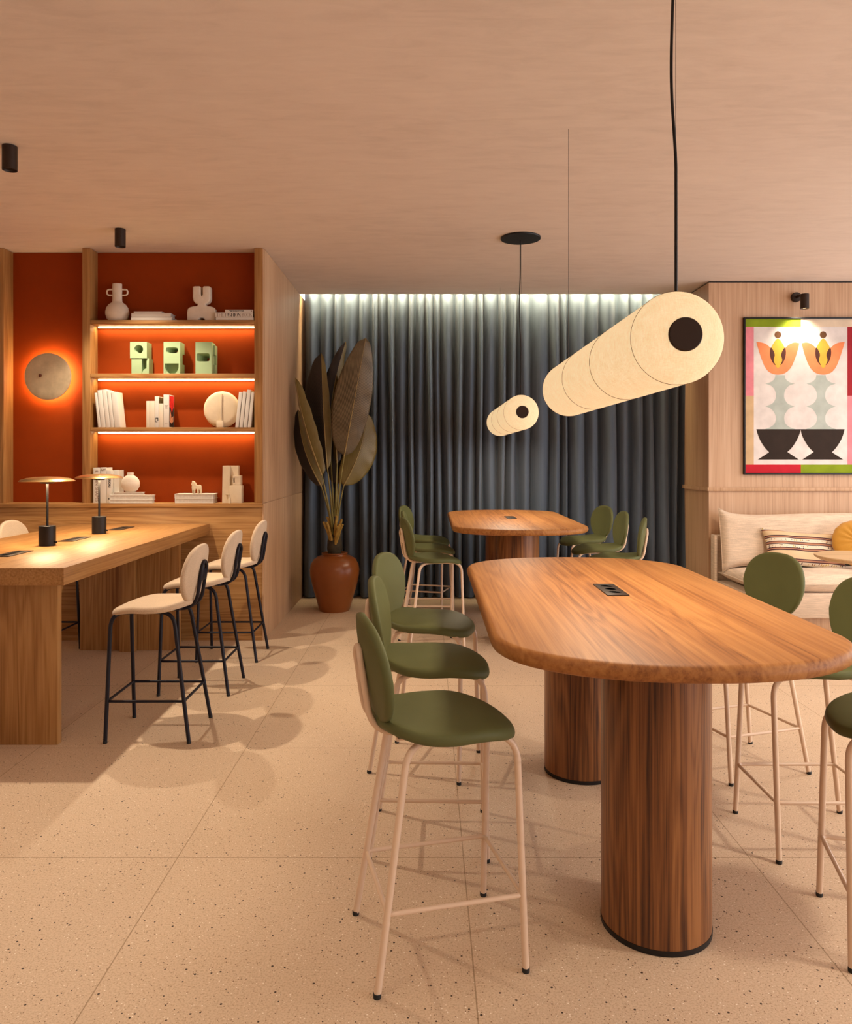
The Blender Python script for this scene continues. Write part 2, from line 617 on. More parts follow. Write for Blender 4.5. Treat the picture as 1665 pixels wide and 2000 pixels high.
# ------------------------------------------------------------------ built-in bookcase
SF, SB = 5.796, 5.93        # front plane and back panel
bc = thing('bookcase', (-2.9, SF, 0), 'built-in oak bookcase with rust red back panels and lit shelves', 'bookcase')
B = lambda *a, **k: MB().box(*a, **k)
Z1, Z2, Z3, ZL = 2.448, 2.039, 1.628, 1.050
SHB = 5.928
B(-1.322, -1.259, SF, 5.94, ZL, 2.998, .002).build('upright', M['oak_z'], bc)
B(-2.637, -2.577, SF, 5.94, ZL, 2.998, .002).build('upright', M['oak_z'], bc)
B(-3.300, -3.238, SF, 5.94, ZL, 2.998, .002).build('upright', M['oak_z'], bc)
B(-2.577, -1.322, SB, 5.95, ZL, 2.997).build('back_panel', M['rust'], bc)
B(-3.238, -2.637, SB, 5.95, ZL, 2.997).build('back_panel', M['rust'], bc)
B(-4.59, -3.300, SB, 5.95, ZL, 2.997).build('back_panel', M['rust'], bc)
for zt in (Z1, Z2, Z3):
    sh = B(-2.576, -1.323, SF, SHB, zt - .030, zt, .0015).build('shelf', M['oak_x'], bc)
    B(-2.565, -1.334, 5.908, 5.926, zt - .042, zt - .031).build('light_strip', M['led_shelf'], sh)
    light('shelf strip glow', 'AREA', (-1.95, 5.885, zt - .034), 3.6, (1, .76, .40), aim((0, 5.885, 0), (0, 5.915, -.1)), shape='RECTANGLE', size=1.22, size_y=.03)
B(-4.59, -1.256, SF - .012, 5.95, ZL - .034, ZL, .003).build('ledge', M['oak_x'], bc)
B(-4.59, -1.262, SF + .006, 5.93, .035, ZL - .034, .001).build('base_panel', M['oak_x'], bc)
B(-4.59, -1.262, SF, 5.93, .0, .035, .001).build('plinth', M['oak_x'], bc)
sp = MB().box(-1.262, -1.250, SF + .03, 7.79, ZL + .004, 2.998, .001).box(-1.262, -1.256, SF + .004, 7.79, 0, 2.995)
sp.build('side_panel', M['oak_side_daylit'], bc)
B(-1.262, -1.250, SF + .002, 7.79, 0, ZL - .004, .001).build('side_panel', M['oak_side_daylit'], bc)


# ------------------------------------------------------------------ stools
def superell(a, e):
    c, s = math.cos(a), math.sin(a)
    return (abs(c) ** (2 / e)) * (1 if c >= 0 else -1), (abs(s) ** (2 / e)) * (1 if s >= 0 else -1)


def smooth01(t):
    t = max(0, min(1, t))
    return t * t * (3 - 2 * t)


def pad(outline, rings, place, n=56):
    vs, fs = [], []
    for (r, h) in rings:
        for k in range(n):
            p = outline(2 * math.pi * k / n)
            vs.append(place(p[0] * r, p[1] * r, h))
    m = len(rings)
    for i in range(m - 1):
        for k in range(n):
            fs.append([i * n + k, i * n + (k + 1) % n, (i + 1) * n + (k + 1) % n, (i + 1) * n + k])
    for base, rev in ((0, True), ((m - 1) * n, False)):
        c = [sum(vs[base + k][j] for k in range(n)) / n for j in range(3)]
        ci = len(vs); vs.append(tuple(c))
        for k in range(n):
            q = [base + k, base + (k + 1) % n, ci]
            fs.append(q[::-1] if rev else q)
    mb = MB(); mb.add(vs, fs, 0, True)
    return mb


def rings_of(th, e=.012):
    """pad section: bottom to top"""
    out = [(.02, -th), (.35, -th), (.7, -th), (.90, -th)]
    for k in range(7):
        a = -math.pi / 2 + math.pi * k / 6
        out.append((1 - .055 + .055 * math.cos(a), -th / 2 + th / 2 * math.sin(a)))
    out += [(.88, 0.001), (.7, .0018), (.35, .0025), (.02, .003)]
    return out


def make_stool(mat_pad, mat_frame, label, group):
    t = thing('bar_stool', (0, 0, 0), label, 'bar stool', group)

    def seat_outline(a):
        x, y = superell(a, 2.7 if math.cos(a) > 0 else 2.25)
        return x * (.215 if x > 0 else .195), y * .203 * (1 - .10 * max(0, x) - .06 * max(0, -x))

    def seat_place(x, y, h):
        dz = -.046 * max(0, (x - .055) / .16) ** 1.8 + .012 * smooth01((-x - .06) / .13) - .010 * (y / .2) ** 2
        return (x + .005, y, .676 + dz + h)
    pad(seat_outline, rings_of(.033), seat_place).build('seat', mat_pad, t, sharp=60)

    def back_outline(a):
        s, v = superell(a, 2.45)
        w = .188 * (1 - .17 * max(0, -v) - .02 * max(0, v))
        return s * w, v * .147

    def back_place(s, v, h):
        return (-.186 - .17 * (v + .02) + .030 * (s / .19) ** 2 + .012 * (v / .147) ** 2 + h, s, .808 + v)
    pad(back_outline, rings_of(.026), back_place).build('backrest', mat_pad, t, sharp=60)
    r = .0098
    for sy in (1, -1):
        for front in (1, 0):
            if front:
                pts = [(.203, .185, .004), (.198, .128, .628), (.02, .112, .630)]
            else:
                pts = [(-.207, .185, .004), (-.112, .128, .628), (.02, .112, .630)]
            pts = fillet([(p[0], p[1] * sy, p[2]) for p in pts], .075, 8)
            lg = MB().tube(pts, r, 12).build('leg', mat_frame, t)
            x, y = pts[0][0], pts[0][1]
            MB().lathe([(.0095, 0), (.0106, .002), (.0106, .012), (.0102, .013)], (x, y, 0), 14).build('foot_cap', M['rubber'], lg)
    q = .2 / .628
    fx, rx = .203 - .005 * q, -.207 + .095 * q
    yy = .185 - .057 * q
    ring = [(fx, yy, .2), (rx, yy, .2), (rx, -yy, .2), (fx, -yy, .2)]
    ringp = []
    for i in range(4):
        p, c, n2 = Vector(ring[i - 1]), Vector(ring[i]), Vector(ring[(i + 1) % 4])
        for k in range(5):
            tt = k / 4
            a0 = c + (p - c).normalized() * .018; a1 = c + (n2 - c).normalized() * .018
            ringp.append(a0 * (1 - tt) ** 2 + c * 2 * tt * (1 - tt) + a1 * tt * tt)
    MB().tube(ringp, .0068, 10, closed=True).build('footrest', mat_frame, t)
    # narrow hairpin that carries the back
    g = .043
    side = [(.03, g, .632), (-.196, g, .632), (-.226, g, .824)]
    half = fillet(side, .075, 8)
    arc = [Vector((-.226 - .0025, g * math.cos(a), .824 + g * math.sin(a))) for a in [math.pi * k / 10 for k in range(11)]]
    other = [Vector((p.x, -p.y, p.z)) for p in half[::-1]]
    hp = MB().tube(half + arc[1:-1] + other, .0092, 12)
    hb = hp.build('back_support', mat_frame, t)
    MB().box(-.226, -.196, -.040, .040, .77, .826, .004).build('bracket', mat_frame, hb)
    MB().box(-.14, .12, -.125, .125, .637, .643, .002).build('seat_plate', mat_frame, t)
    return t


def place(proto, first, x, y, rz, label, group):
    o = proto if first else copy_tree(proto)
    o.location = (x, y, 0); o.rotation_euler = (0, 0, R(rz))
    o['label'] = label; o['group'] = group
    return o


GS = make_stool(M['green'], M['cream_metal'], 'x', 'x')
gl = 'green stools at the walnut tables'
DY = 3.46
green = [
    (.0265, 2.194, 14, 'green leather bar stool nearest the viewer, left side of front walnut table'),
    (.010, 2.815, -2, 'middle green leather bar stool on left side of front walnut table'),
    (-.005, 3.48, -17, 'farthest green leather bar stool on left side of front walnut table'),
    (1.400, 2.19, 165, 'green leather bar stool at right frame edge, only its seat front showing'),
    (1.416, 2.80, 180, 'middle green leather bar stool on right side of front walnut table'),
    (1.4355, 3.47, 197, 'farthest green leather bar stool on right side of front walnut table'),
    (.03, 2.194 + DY, 13, 'nearest green bar stool on left side of rear walnut table'),
    (.010, 2.815 + DY, -1, 'middle green bar stool on left side of rear walnut table'),
    (-.02, 3.48 + DY, -16, 'green bar stool by the curtain, left side of rear walnut table'),
    (1.400, 2.19 + DY, 165, 'green bar stool seen edge-on, right side of rear walnut table'),
    (1.416, 2.80 + DY, 181, 'middle green bar stool on right side of rear walnut table'),
    (1.4355, 3.47 + DY, 197, 'green bar stool nearest the curtain, right side of rear walnut table'),
]
for i, (x, y, a, lb) in enumerate(green):
    place(GS, i == 0, x, y, a, lb, gl)
BS = make_stool(M['boucle'], M['navy'], 'x', 'x')
beige = [
    (-1.373, 3.895, 180, 'nearest oatmeal fabric bar stool with blue black frame at oak table'),
    (-1.373, 4.63, 180, 'middle oatmeal fabric bar stool of the row right of oak table'),
    (-1.373, 5.36, 180, 'oatmeal fabric bar stool beside the bookcase base, end of the row'),
    (-2.74, 5.36, 0, 'oatmeal fabric bar stool beyond the oak table at left frame edge'),
]
for i, (x, y, a, lb) in enumerate(beige):
    place(BS, i == 0, x, y, a, lb, 'oatmeal stools at the oak table')


# ------------------------------------------------------------------ walnut tables
def table_outline(hx, hy, e, k, inset=0):
    pts = []
    n = 18
    for q in range(4):
        for j in range(n):
            a = math.pi / 2 * (q + j / n)
            x, y = superell(a, 2.15)
            sx = x * (hx - inset)
            sy = y * (e - inset)
            pts.append((sx, sy + (k if math.sin(a + 1e-6) > 0 else -k)))
    return pts


def socket(parent_loc, cx, cy, z, w, l, label, n=3):
    t = thing('power_socket', (cx, cy, z), label, 'power socket', 'flush power sockets in the table tops')
    B(cx - w / 2, cx + w / 2, cy - l / 2, cy + l / 2, z, z + .004, .0012).build('plate', M['bronze'], t)
    for k in range(n):
        yy = cy + (k - (n - 1) / 2) * l * .27
        MB().lathe([(.0, .0041), (.020, .0041), (.022, .0048), (.024, .0041)], (cx, yy, z), 24).build('outlet', M['black'], t)
    return t


TZ = .895


def walnut_table(cx, cy, label):
    t = thing('bar_table', (cx, cy, 0), label, 'bar table', 'walnut tables')
    hx, hy, e = .505, 1.015, .36
    k = hy - e
    th = .046
    prof = []
    for j in range(9):
        a = -math.pi / 2 + math.pi * j / 8
        prof.append((.022 * (1 - math.cos(a)), -th / 2 + th / 2 * math.sin(a)))
    vs, fs = [], []
    for ins, h in prof:
        for p in table_outline(hx, hy, e, k, ins):
            vs.append((cx + p[0], cy + p[1], TZ + h))
    n = len(table_outline(hx, hy, e, k))
    for i in range(len(prof) - 1):
        for q in range(n):
            fs.append([i * n + q, i * n + (q + 1) % n, (i + 1) * n + (q + 1) % n, (i + 1) * n + q])
    fs.append(list(range(n))[::-1]); fs.append([(len(prof) - 1) * n + q for q in range(n)])
    mb = MB(); mb.add(vs, fs, 0, True)
    mb.build('tabletop', M['walnut_top'], t, sharp=50)
    for dy in (-.557, .557):
        pd = MB().lathe([(.160, .016), (.160, TZ - th + .001)], (cx, cy + dy, 0), 72).build('pedestal', M['walnut_col'], t)
        MB().lathe([(.155, 0), (.1615, .001), (.1615, .016), (.155, .017)], (cx, cy + dy, 0), 72).build('base_ring', M['black'], pd)
    return t


walnut_table(.687, 2.84, 'front walnut bar table with rounded ends and two drum pedestals')
walnut_table(.687, 2.84 + DY, 'rear walnut bar table standing before the slate curtain')
socket(None, .697, 2.884, TZ, .081, .244, 'flush black power socket in front walnut table top')
socket(None, .697, 2.884 + DY, TZ, .081, .244, 'flush black power socket in rear walnut table top')

# ------------------------------------------------------------------ oak table
ot = thing('work_table', (-2.16, 4.6, 0), 'long oak work table with slab legs before the bookcase', 'table')
MB().box(-2.66, -1.659, 3.461, 5.782, .815, TZ, .0015).build('tabletop', M['oak_y'], ot)
B(-2.52, -1.800, 3.692, 3.734, 0, .815, .0015).build('leg', M['oak_z'], ot)
B(-2.52, -1.800, 5.50, 5.542, 0, .815, .0015).build('leg', M['oak_z'], ot)
B(-2.215, -2.105, 5.455, 5.499, 0, .815, .0015).build('cable_duct', M['oak_z'], ot)
for cy, lb in ((3.96, 'flush black power socket on oak table at left frame edge'),
               (4.66, 'flush black power socket on oak table between the two lamps'),
               (5.37, 'flush black power socket on oak table behind the rear lamp')):
    socket(None, -2.165, cy, TZ, .09, .25, lb)


def table_lamp(x, y, label):
    t = thing('table_lamp', (x, y, TZ), label, 'table lamp', 'brass disc lamps on the oak table')
    b = MB().lathe([(.043, 0), (.045, .002), (.045, .112), (.043, .114)], (x, y, TZ), 40).build('base', M['black'], t)
    MB().lathe([(.006, 0), (.006, .012), (.004, .014)], (x + .045, y - .005, TZ + .022), 14, axis='X').build('switch_knob', M['black'], b)
    MB().tube([(x, y, TZ + .114), (x, y, TZ + .372)], .0065, 14).build('stem', M['black'], t)
    zs = TZ + .366
    sh = MB().lathe([(.008, .012), (.05, .011), (.10, .010), (.135, .006), (.147, .001), (.1482, .003), (.136, .012), (.11, .020), (.07, .026), (.02, .028), (.0, .028)],
                    (x, y, zs), 64).build('shade', M['gold'], t)
    MB().lathe([(.044, .0095), (.085, .0085), (.086, .0105), (.044, .0115)], (x, y, zs), 48).build('lens', M['bulb'], sh)
    MB().lathe([(.010, -.012), (.032, -.011), (.040, -.004), (.042, .012)], (x, y, zs), 36).build('hub', M['black'], sh)
    light('table lamp glow', 'AREA', (x, y, zs - .014), 5.0, (1, .74, .42), shape='DISK', size=.15)
    return t


table_lamp(-2.172, 4.335, 'nearer brass disc table lamp with black cylinder base')
table_lamp(-2.172, 5.02, 'farther brass disc table lamp, overlapping the bookcase upright')

# ------------------------------------------------------------------ pendants
def pendant(x, y0, label):
    z = 1.727
    L = 1.59
    rr = .128
    t = thing('pendant_lamp', (x, y0 + L / 2, z), label, 'pendant lamp', 'linen cylinder pendants')
    prof = [(.0, -.070)]
    for k in range(1, 13):
        a = math.pi / 2 * k / 12
        prof.append((rr * math.sin(a), -.070 * math.cos(a) ** 1.25))
    seams = [0.0, .53, 1.06, L]
    for s in seams[1:-1]:
        prof += [(rr, s - .004), (rr - .0012, s), (rr, s + .004)]
    for k in range(0, 13):
        a = math.pi / 2 * k / 12
        prof.append((rr * math.cos(a), L + .070 * math.sin(a)))
    sh = MB().lathe(prof, (x, y0, z), 96, axis='Y').build('shade', M['shade'], t, sharp=180)
    for s in seams:
        ring = [Vector((x + (rr + .0003) * math.cos(2 * math.pi * k / 96), y0 + s, z + (rr + .0003) * math.sin(2 * math.pi * k / 96))) for k in range(96)]
        MB().tube(ring, .0008, 6, closed=True).build('seam', M['seam'], sh)
    for s, d in ((-.066, -1), (L + .066, 1)):
        MB().lathe([(.0, -.006), (.043, -.006), (.0455, -.003), (.0455, .004)] if d < 0 else [(.0455, -.004), (.0455, .003), (.043, .006), (.0, .006)],
                   (x, y0 + s, z), 48, axis='Y').build('end_disc', M['knob'] if False else M['bronze'], t)
    yc = y0 + .010
    pts = [(x, yc, z + rr - .004), (x, yc, z + .42), (x - .001, yc, z + .50), (x - .006, yc, z + .58), (x - .012, yc, z + .68), (x - .013, yc, z + .78),
           (x - .010, yc, z + .90), (x - .006, yc, z + 1.02), (x - .005, yc, 2.997)]
    sm = []
    P = [Vector(p) for p in pts]
    for i in range(len(P) - 1):
        a, b, c, d = P[max(i - 1, 0)], P[i], P[i + 1], P[min(i + 2, len(P) - 1)]
        for k in range(6):
            u = k / 6
            sm.append(.5 * ((2 * b) + (c - a) * u + (2 * a - 5 * b + 4 * c - d) * u * u + (3 * b - a - 3 * c + d) * u ** 3))
    sm.append(P[-1])
    MB().tube(sm, .0042, 10).build('cable', M['black'], t)
    MB().tube([(x + .003, yc + .012, z + rr), (x + .003, yc + .012, 2.998)], .0007, 6).build('suspension_wire', M['wire'], t)
    MB().tube([(x, y0 + L + .02, z + rr - .006), (x, y0 + L + .02, 2.998)], .0008, 6).build('suspension_wire', M['wire'], t)
    MB().lathe([(.143, 2.987), (.1445, 2.989), (.1445, 2.999)], (x - .006, yc - .03, 0), 64).build('canopy', M['black'], t)
    o = light('pendant glow', 'AREA', (x, y0 + L / 2, z - rr - .008), PEND_W, (1, .82, .60), shape='RECTANGLE', size=.20, size_y=L)
    return t


PEND_W = 16
pendant(.687, 2.085, 'large linen cylinder pendant lamp above the front walnut table')
pendant(.687, 2.085 + DY, 'smaller looking linen cylinder pendant lamp above the rear walnut table')


# ------------------------------------------------------------------ ceiling spots, picture light, sconce
def ceiling_spot(x, y, label):
    t = thing('ceiling_spotlight', (x, y, 2.875), label, 'spotlight', 'black ceiling spotlights')
    MB().lathe([(.030, .012), (.034, .0), (.0365, .0), (.0365, .122), (.034, .124)], (x, y, 2.875), 40).build('housing', M['bronze'], t)
    MB().lathe([(.0, .010), (.029, .010), (.029, .011)], (x, y, 2.875), 28).build('lens', M['black'], t)


ceiling_spot(-2.147, 3.90, 'black cylinder ceiling spotlight near left frame edge')
ceiling_spot(-2.154, 5.32, 'black cylinder ceiling spotlight just before the bookcase')
SPC = (1, .84, .64)
for x, y, w in ((-2.15, 3.90, 170), (-2.15, 5.32, 120)):
    light('ceiling spot or fill beam', 'SPOT', (x, y, 2.868), w, SPC, spot_size=R(106), spot_blend=.55, shadow_soft_size=.03)
for x, y, w in ((2.95, 1.6, 210), (2.95, 4.2, 110), (4.6, 5.2, 80)):
    light('ceiling spot or fill beam', 'SPOT', (x, y, 2.93), w, (1, .87, .72), aim((x, y, 2.93), (x + .1, y + 1.2, 0)), spot_size=R(120), spot_blend=.8, shadow_soft_size=.14)

for x, y, w in ((-1.2, .9, 95), (-1.2, -1.0, 90), (1.2, -.9, 115), (.3, .5, 50)):  # unseen overhead fill, added to light the foreground floor and bounce onto the ceiling
    light('ceiling spot or fill beam', 'SPOT', (x, y, 2.95), w, SPC, spot_size=R(130), spot_blend=.9, shadow_soft_size=.6)
pl = thing('picture_light', (3.36, 6.89, 2.82), 'small dark bronze wall spotlight above the framed print', 'wall light')
MB().lathe([(.0, -.030), (.042, -.030), (.044, -.027), (.044, -.0005)], (3.345, 6.893, 2.85), 40, axis='Y').build('wall_plate', M['bronze'], pl)
MB().tube([(3.345, 6.87, 2.85), (3.345, 6.79, 2.85)], .012, 12).build('arm', M['bronze'], pl)
hd = MB().lathe([(.031, .012), (.034, .0), (.036, .0), (.036, .13), (.033, .132)], (3.362, 6.755, 2.722), 36).build('housing', M['bronze'], pl)
MB().lathe([(.0, .010), (.030, .010), (.030, .011)], (3.362, 6.755, 2.722), 24).build('lens', M['bulb'], hd)
light('picture beam', 'SPOT', (3.362, 6.755, 2.715), 22, (1, .86, .66), aim((3.362, 6.755, 2.715), (3.362, 6.89, 2.30)), spot_size=R(112), spot_blend=.8, shadow_soft_size=.03)

sc_ = thing('wall_sconce', (-2.935, 5.87, 2.024), 'round pale stone wall sconce glowing on the rust panel', 'wall lamp')
MB().lathe([(.0, -.024), (.12, -.022), (.168, -.017), (.180, -.010), (.182, -.004), (.180, .0), (.0, .0)], (-2.935, 5.872, 2.024), 72, axis='Y').build('disc', M['stone'], sc_)
ring = [Vector((-2.935 + .158 * math.cos(2 * math.pi * k / 64), 5.884, 2.024 + .158 * math.sin(2 * math.pi * k / 64))) for k in range(64)]
MB().tube(ring, .006, 8, closed=True).build('light_ring', M['led_halo'], sc_)
MB().lathe([(.05, -.056), (.05, -.0005)], (-2.935, 5.9285, 2.024), 24, axis='Y').build('wall_mount', M['black'], sc_)
MB().lathe([(.0, -.016), (.008, -.014), (.012, -.007), (.011, .0), (.007, .005)], (-2.982, 5.848, 2.030), 20, axis='Y').build('knob', M['knob'], sc_)


# ------------------------------------------------------------------ framed print
def framed_print():
    cx, yb, zt, k = 3.389, 6.892, 2.666, .000973
    X = lambda u: cx + (u - 886) * k
    Z = lambda v: zt - (v - 380) * k
    t = thing('framed_print', (cx, yb, zt - .711), 'black framed abstract print of two potted tulips on the panelled wall', 'picture')
    x0, x1, z0, z1 = X(350), X(1422), Z(1842), Z(380)
    w = .013
    fr = MB()
    fr.box(x0, x0 + w, yb - .030, yb, z0, z1, .001).box(x1 - w, x1, yb - .030, yb, z0, z1, .001)
    fr.box(x0 + w, x1 - w, yb - .030, yb, z1 - w, z1, .001).box(x0 + w, x1 - w, yb - .030, yb, z0, z0 + w, .001)
    fr.build('frame', M['black'], t)
    cols = {'paper': (.68, .63, .60), 'green': (.22, .30, .012), 'cream': (.66, .54, .40), 'pink': (.72, .24, .28), 'beige': (.58, .40, .22),
            'red': (.50, .016, .03), 'dred': (.33, .02, .03), 'orange': (.80, .25, .10), 'yellow': (.76, .40, .055), 'dark': (.030, .019, .014),
            'ball': (.13, .06, .025), 'grey': (.41, .46, .42), 'petal': (.085, .03, .022)}
    names = list(cols)
    mats = []
    for n in names:
        mats.append(plain('print ' + n, cols[n], .8, var=.10, vscale=9, spec=.2, bumpy=(14, .12)))
    pm = MB()
    lay = [0]

    def shape(pts, c, depth=1):
        y = yb - .012 - depth * .0004
        vs = [(X(u), y, Z(v)) for u, v in pts]
        b = bmesh.new()
        vv = [b.verts.new(p) for p in vs]
        f = b.faces.new(vv)
        f.normal_update()
        if f.normal.y > 0:
            f.normal_flip()
        bmesh.ops.triangulate(b, faces=[f], ngon_method='EAR_CLIP')
        pm.bm(b, names.index(c))
    rect = lambda a, b_, c, d: [(a, c), (b_, c), (b_, d), (a, d)]

    def smooth(pts, n=5):
        out = []
        m = len(pts)
        for i in range(m):
            a, b_, c, d = [Vector(pts[(i + j) % m]) for j in (-1, 0, 1, 2)]
            for q in range(n):
                u = q / n
                out.append(tuple(.5 * ((2 * b_) + (c - a) * u + (2 * a - 5 * b_ + 4 * c - d) * u * u + (3 * b_ - a - 3 * c + d) * u ** 3)))
        return out
    def curve(pts, corners, n=6):
        corners = sorted(corners)
        out = []
        m = len(pts)
        for ci, c0 in enumerate(corners):
            c1 = corners[(ci + 1) % len(corners)]
            L = (c1 - c0) % m or m
            seg = [Vector(pts[(c0 + j) % m]) for j in range(L + 1)]
            for j in range(L):
                a, b_, c, d = seg[max(j - 1, 0)], seg[j], seg[j + 1], seg[min(j + 2, L)]
                for q in range(n if L > 1 else 1):
                    u = q / n
                    out.append(tuple(.5 * ((2 * b_) + (c - a) * u + (2 * a - 5 * b_ + 4 * c - d) * u * u + (3 * b_ - a - 3 * c + d) * u ** 3)))
        return out
    mirror = lambda pts: [(1766 - u, v) for u, v in pts]
    pm.box(x0 + .004, x1 - .004, yb - .012, yb - .001, z0 + .004, z1 - .004, mi=0)
    shape(rect(362, 886, 388, 466), 'green'); shape(rect(886, 1412, 388, 466), 'cream')
    shape(rect(362, 447, 466, 1108), 'pink'); shape(rect(362, 447, 1108, 1750), 'beige')
    shape(rect(362, 886, 1750, 1836), 'red'); shape(rect(886, 1412, 1750, 1836), 'green')
    shape(rect(1320, 1412, 466, 1108), 'dred'); shape(rect(1320, 1412, 1108, 1750), 'pink')
    cup = [(470, 605), (520, 612), (562, 628), (598, 658), (630, 695), (672, 708), (715, 695), (748, 655), (785, 626), (830, 612), (872, 620),
           (852, 700), (825, 780), (790, 850), (742, 895), (690, 910), (640, 908), (592, 888), (552, 840), (522, 770), (492, 680)]
    flame = [(672, 575), (716, 625), (744, 690), (735, 760), (704, 815), (672, 850), (640, 815), (607, 760), (600, 690), (628, 625)]
    pet = [(607, 660), (630, 690), (642, 730), (632, 780), (650, 825), (620, 792), (601, 742), (598, 692)]
    ball = [(672 + 32 * math.cos(a), 540 + 32 * math.sin(a)) for a in [2 * math.pi * i / 28 for i in range(28)]]
    halfst = [(648, 915), (640, 950), (606, 980), (555, 997), (608, 1015), (640, 1050), (653, 1092), (650, 1135), (618, 1182), (555, 1207), (608, 1230), (643, 1275),
              (653, 1320), (640, 1370), (598, 1402), (550, 1420)]
    stem = halfst + [(1384 - u, v) for u, v in halfst[::-1]]
    bowl = [(472, 1420), (884, 1420), (868, 1480), (832, 1550), (795, 1600), (760, 1632), (866, 1703), (485, 1703), (590, 1635), (545, 1585), (505, 1520), (482, 1460)]
    cup = curve(cup, [0, 10]); bowl = curve(bowl, [0, 1, 5, 6, 7, 8]); m_ = len(stem)
    stem = curve(stem, [0, 3, 9, 15, 16, 22, 28, 31])
    for fn in (lambda p: p, mirror):
        shape(fn(stem), 'grey', 1); shape(fn(cup), 'orange', 2); shape(fn(smooth(flame)), 'yellow', 3)
        shape(fn(smooth(pet)), 'petal', 4); shape(fn([(1344 - u, v) for u, v in smooth(pet)]), 'petal', 4)
        shape(fn(ball), 'ball', 2); shape(fn(bowl), 'dark', 2)
    pm.build('print', mats, t)


framed_print()

# ------------------------------------------------------------------ sofa, cushions, side table
sf = thing('sofa', (3.6, 6.5, 0), 'cream woven sofa on wood plinth under the framed print', 'sofa')
SX0, SX1 = 2.585, 5.2
B(SX0 + .01, SX1, 6.14, 6.86, 0, .10, .002).build('plinth', M['oak_pale'], sf)
B(SX0 + .008, SX1, 6.10, 6.80, .10, .30, .012, 3).build('base', M['linen_sofa'], sf)
B(SX0 - .022, SX0 + .006, 6.765, 6.862, .08, .705, .010, 3).build('side_panel', M['linen_sofa'], sf)
B(SX0 + .008, SX1, 6.815, 6.862, .10, .70, .010, 3).build('back_panel', M['linen_sofa'], sf)


def cushion(w, h, t, nx=28, ny=18, corner=.5, pinch=.06, seedv=1, wob=.01, pinch_u=None, ear=0):
    """soft pad in local x (w) by z (h) with thickness along y"""
    r2 = random.Random(seedv)
    ph = [r2.uniform(0, 6.28) for _ in range(6)]
    vs, fs = [], []

    def half(sgn):
        o = len(vs)
        for j in range(ny + 1):
            v = -1 + 2 * j / ny
            for i in range(nx + 1):
                u = -1 + 2 * i / nx
                px = u * w / 2 * (1 - (pinch if pinch_u is None else pinch_u) * (1 - v * v) * abs(u) ** 2)
                pz = v * h / 2 * (1 - pinch * 1.6 * (1 - u * u) * abs(v) ** 2)
                pz *= 1 - ear * (1 - math.exp(-(1 - abs(u)) * w / .16))
                thick = ((1 - u ** 4) * (1 - v ** 4)) ** corner
                wz = wob * math.sin(ph[0] + 7 * u + 2 * v) * (1 - u * u) * (1 - v * v) + wob * .6 * math.sin(ph[1] + 13 * u - 5 * v) * (1 - u * u) * (1 - v * v)
                vs.append((px, sgn * (t / 2 * thick + .004) + wz, pz + wob * .6 * math.sin(ph[2] + 5 * u) * abs(v)))
        for j in range(ny):
            for i in range(nx):
                q = [o + j * (nx + 1) + i, o + j * (nx + 1) + i + 1, o + (j + 1) * (nx + 1) + i + 1, o + (j + 1) * (nx + 1) + i]
                fs.append(q if sgn < 0 else q[::-1])
        return o
    a = half(-1); b = half(1)
    edge = [i for i in range(nx + 1)] + [j * (nx + 1) + nx for j in range(1, ny + 1)] + [ny * (nx + 1) + i for i in range(nx - 1, -1, -1)] + [j * (nx + 1) for j in range(ny - 1, 0, -1)]
    m = len(edge)
    for k in range(m):
        e0, e1 = edge[k], edge[(k + 1) % m]
        fs.append([a + e1, a + e0, b + e0, b + e1])
    mb = MB(); mb.add(vs, fs, 0, True)
    border = [Vector(((vs[a + e][0]), (vs[a + e][1] + vs[b + e][1]) / 2, vs[a + e][2])) for e in edge]
    return mb, border


def add_soft(name, mat, parent, loc, rot, dims, seedv, piping=True, **kw):
    mb, border = cushion(*dims, seedv=seedv, **kw)
    mt = Matrix.Translation(loc) @ Euler(rot).to_matrix().to_4x4()
    if parent:
        mb.v = [tuple(mt @ Vector(p)) for p in mb.v]
        o = mb.build(name, mat, parent, sharp=120)
        if piping:
            MB().tube([mt @ p for p in border], .005, 8, closed=True).build('piping', mat, o)
    else:
        o = mb.build(name, mat, None, (0, 0, 0), sharp=120)
        if piping:
            MB().tube(border, .004, 8, closed=True).build('piping', mat, o)
        o.location = loc; o.rotation_euler = rot
    return o


sw = SX1 - SX0
add_soft('seat_cushion', M['linen_sofa'], sf, (SX0 + .012 + sw / 2 - .01, 6.43, .375), (R(-90), 0, 0), (sw - .02, .66, .15), 3, corner=.28, pinch=.012, wob=.008, nx=60)
add_soft('back_cushion', M['linen_sofa'], sf, (SX0 + .012 + sw / 2 - .01, 6.715, .675), (R(-10), 0, 0), (sw - .02, .56, .17), 4, corner=.30, pinch=.0, wob=.012, nx=90, pinch_u=.004, ear=.22)
lum = add_soft('lumbar_cushion', M['bands'], None, (3.255, 6.555, .602), (R(-26), R(4), 0), (.71, .35, .13), 7, corner=.6, pinch=.10, wob=.006, piping=False)
tag(lum, 'long cream cushion with woven plum stripes lying on the sofa', 'cushion')


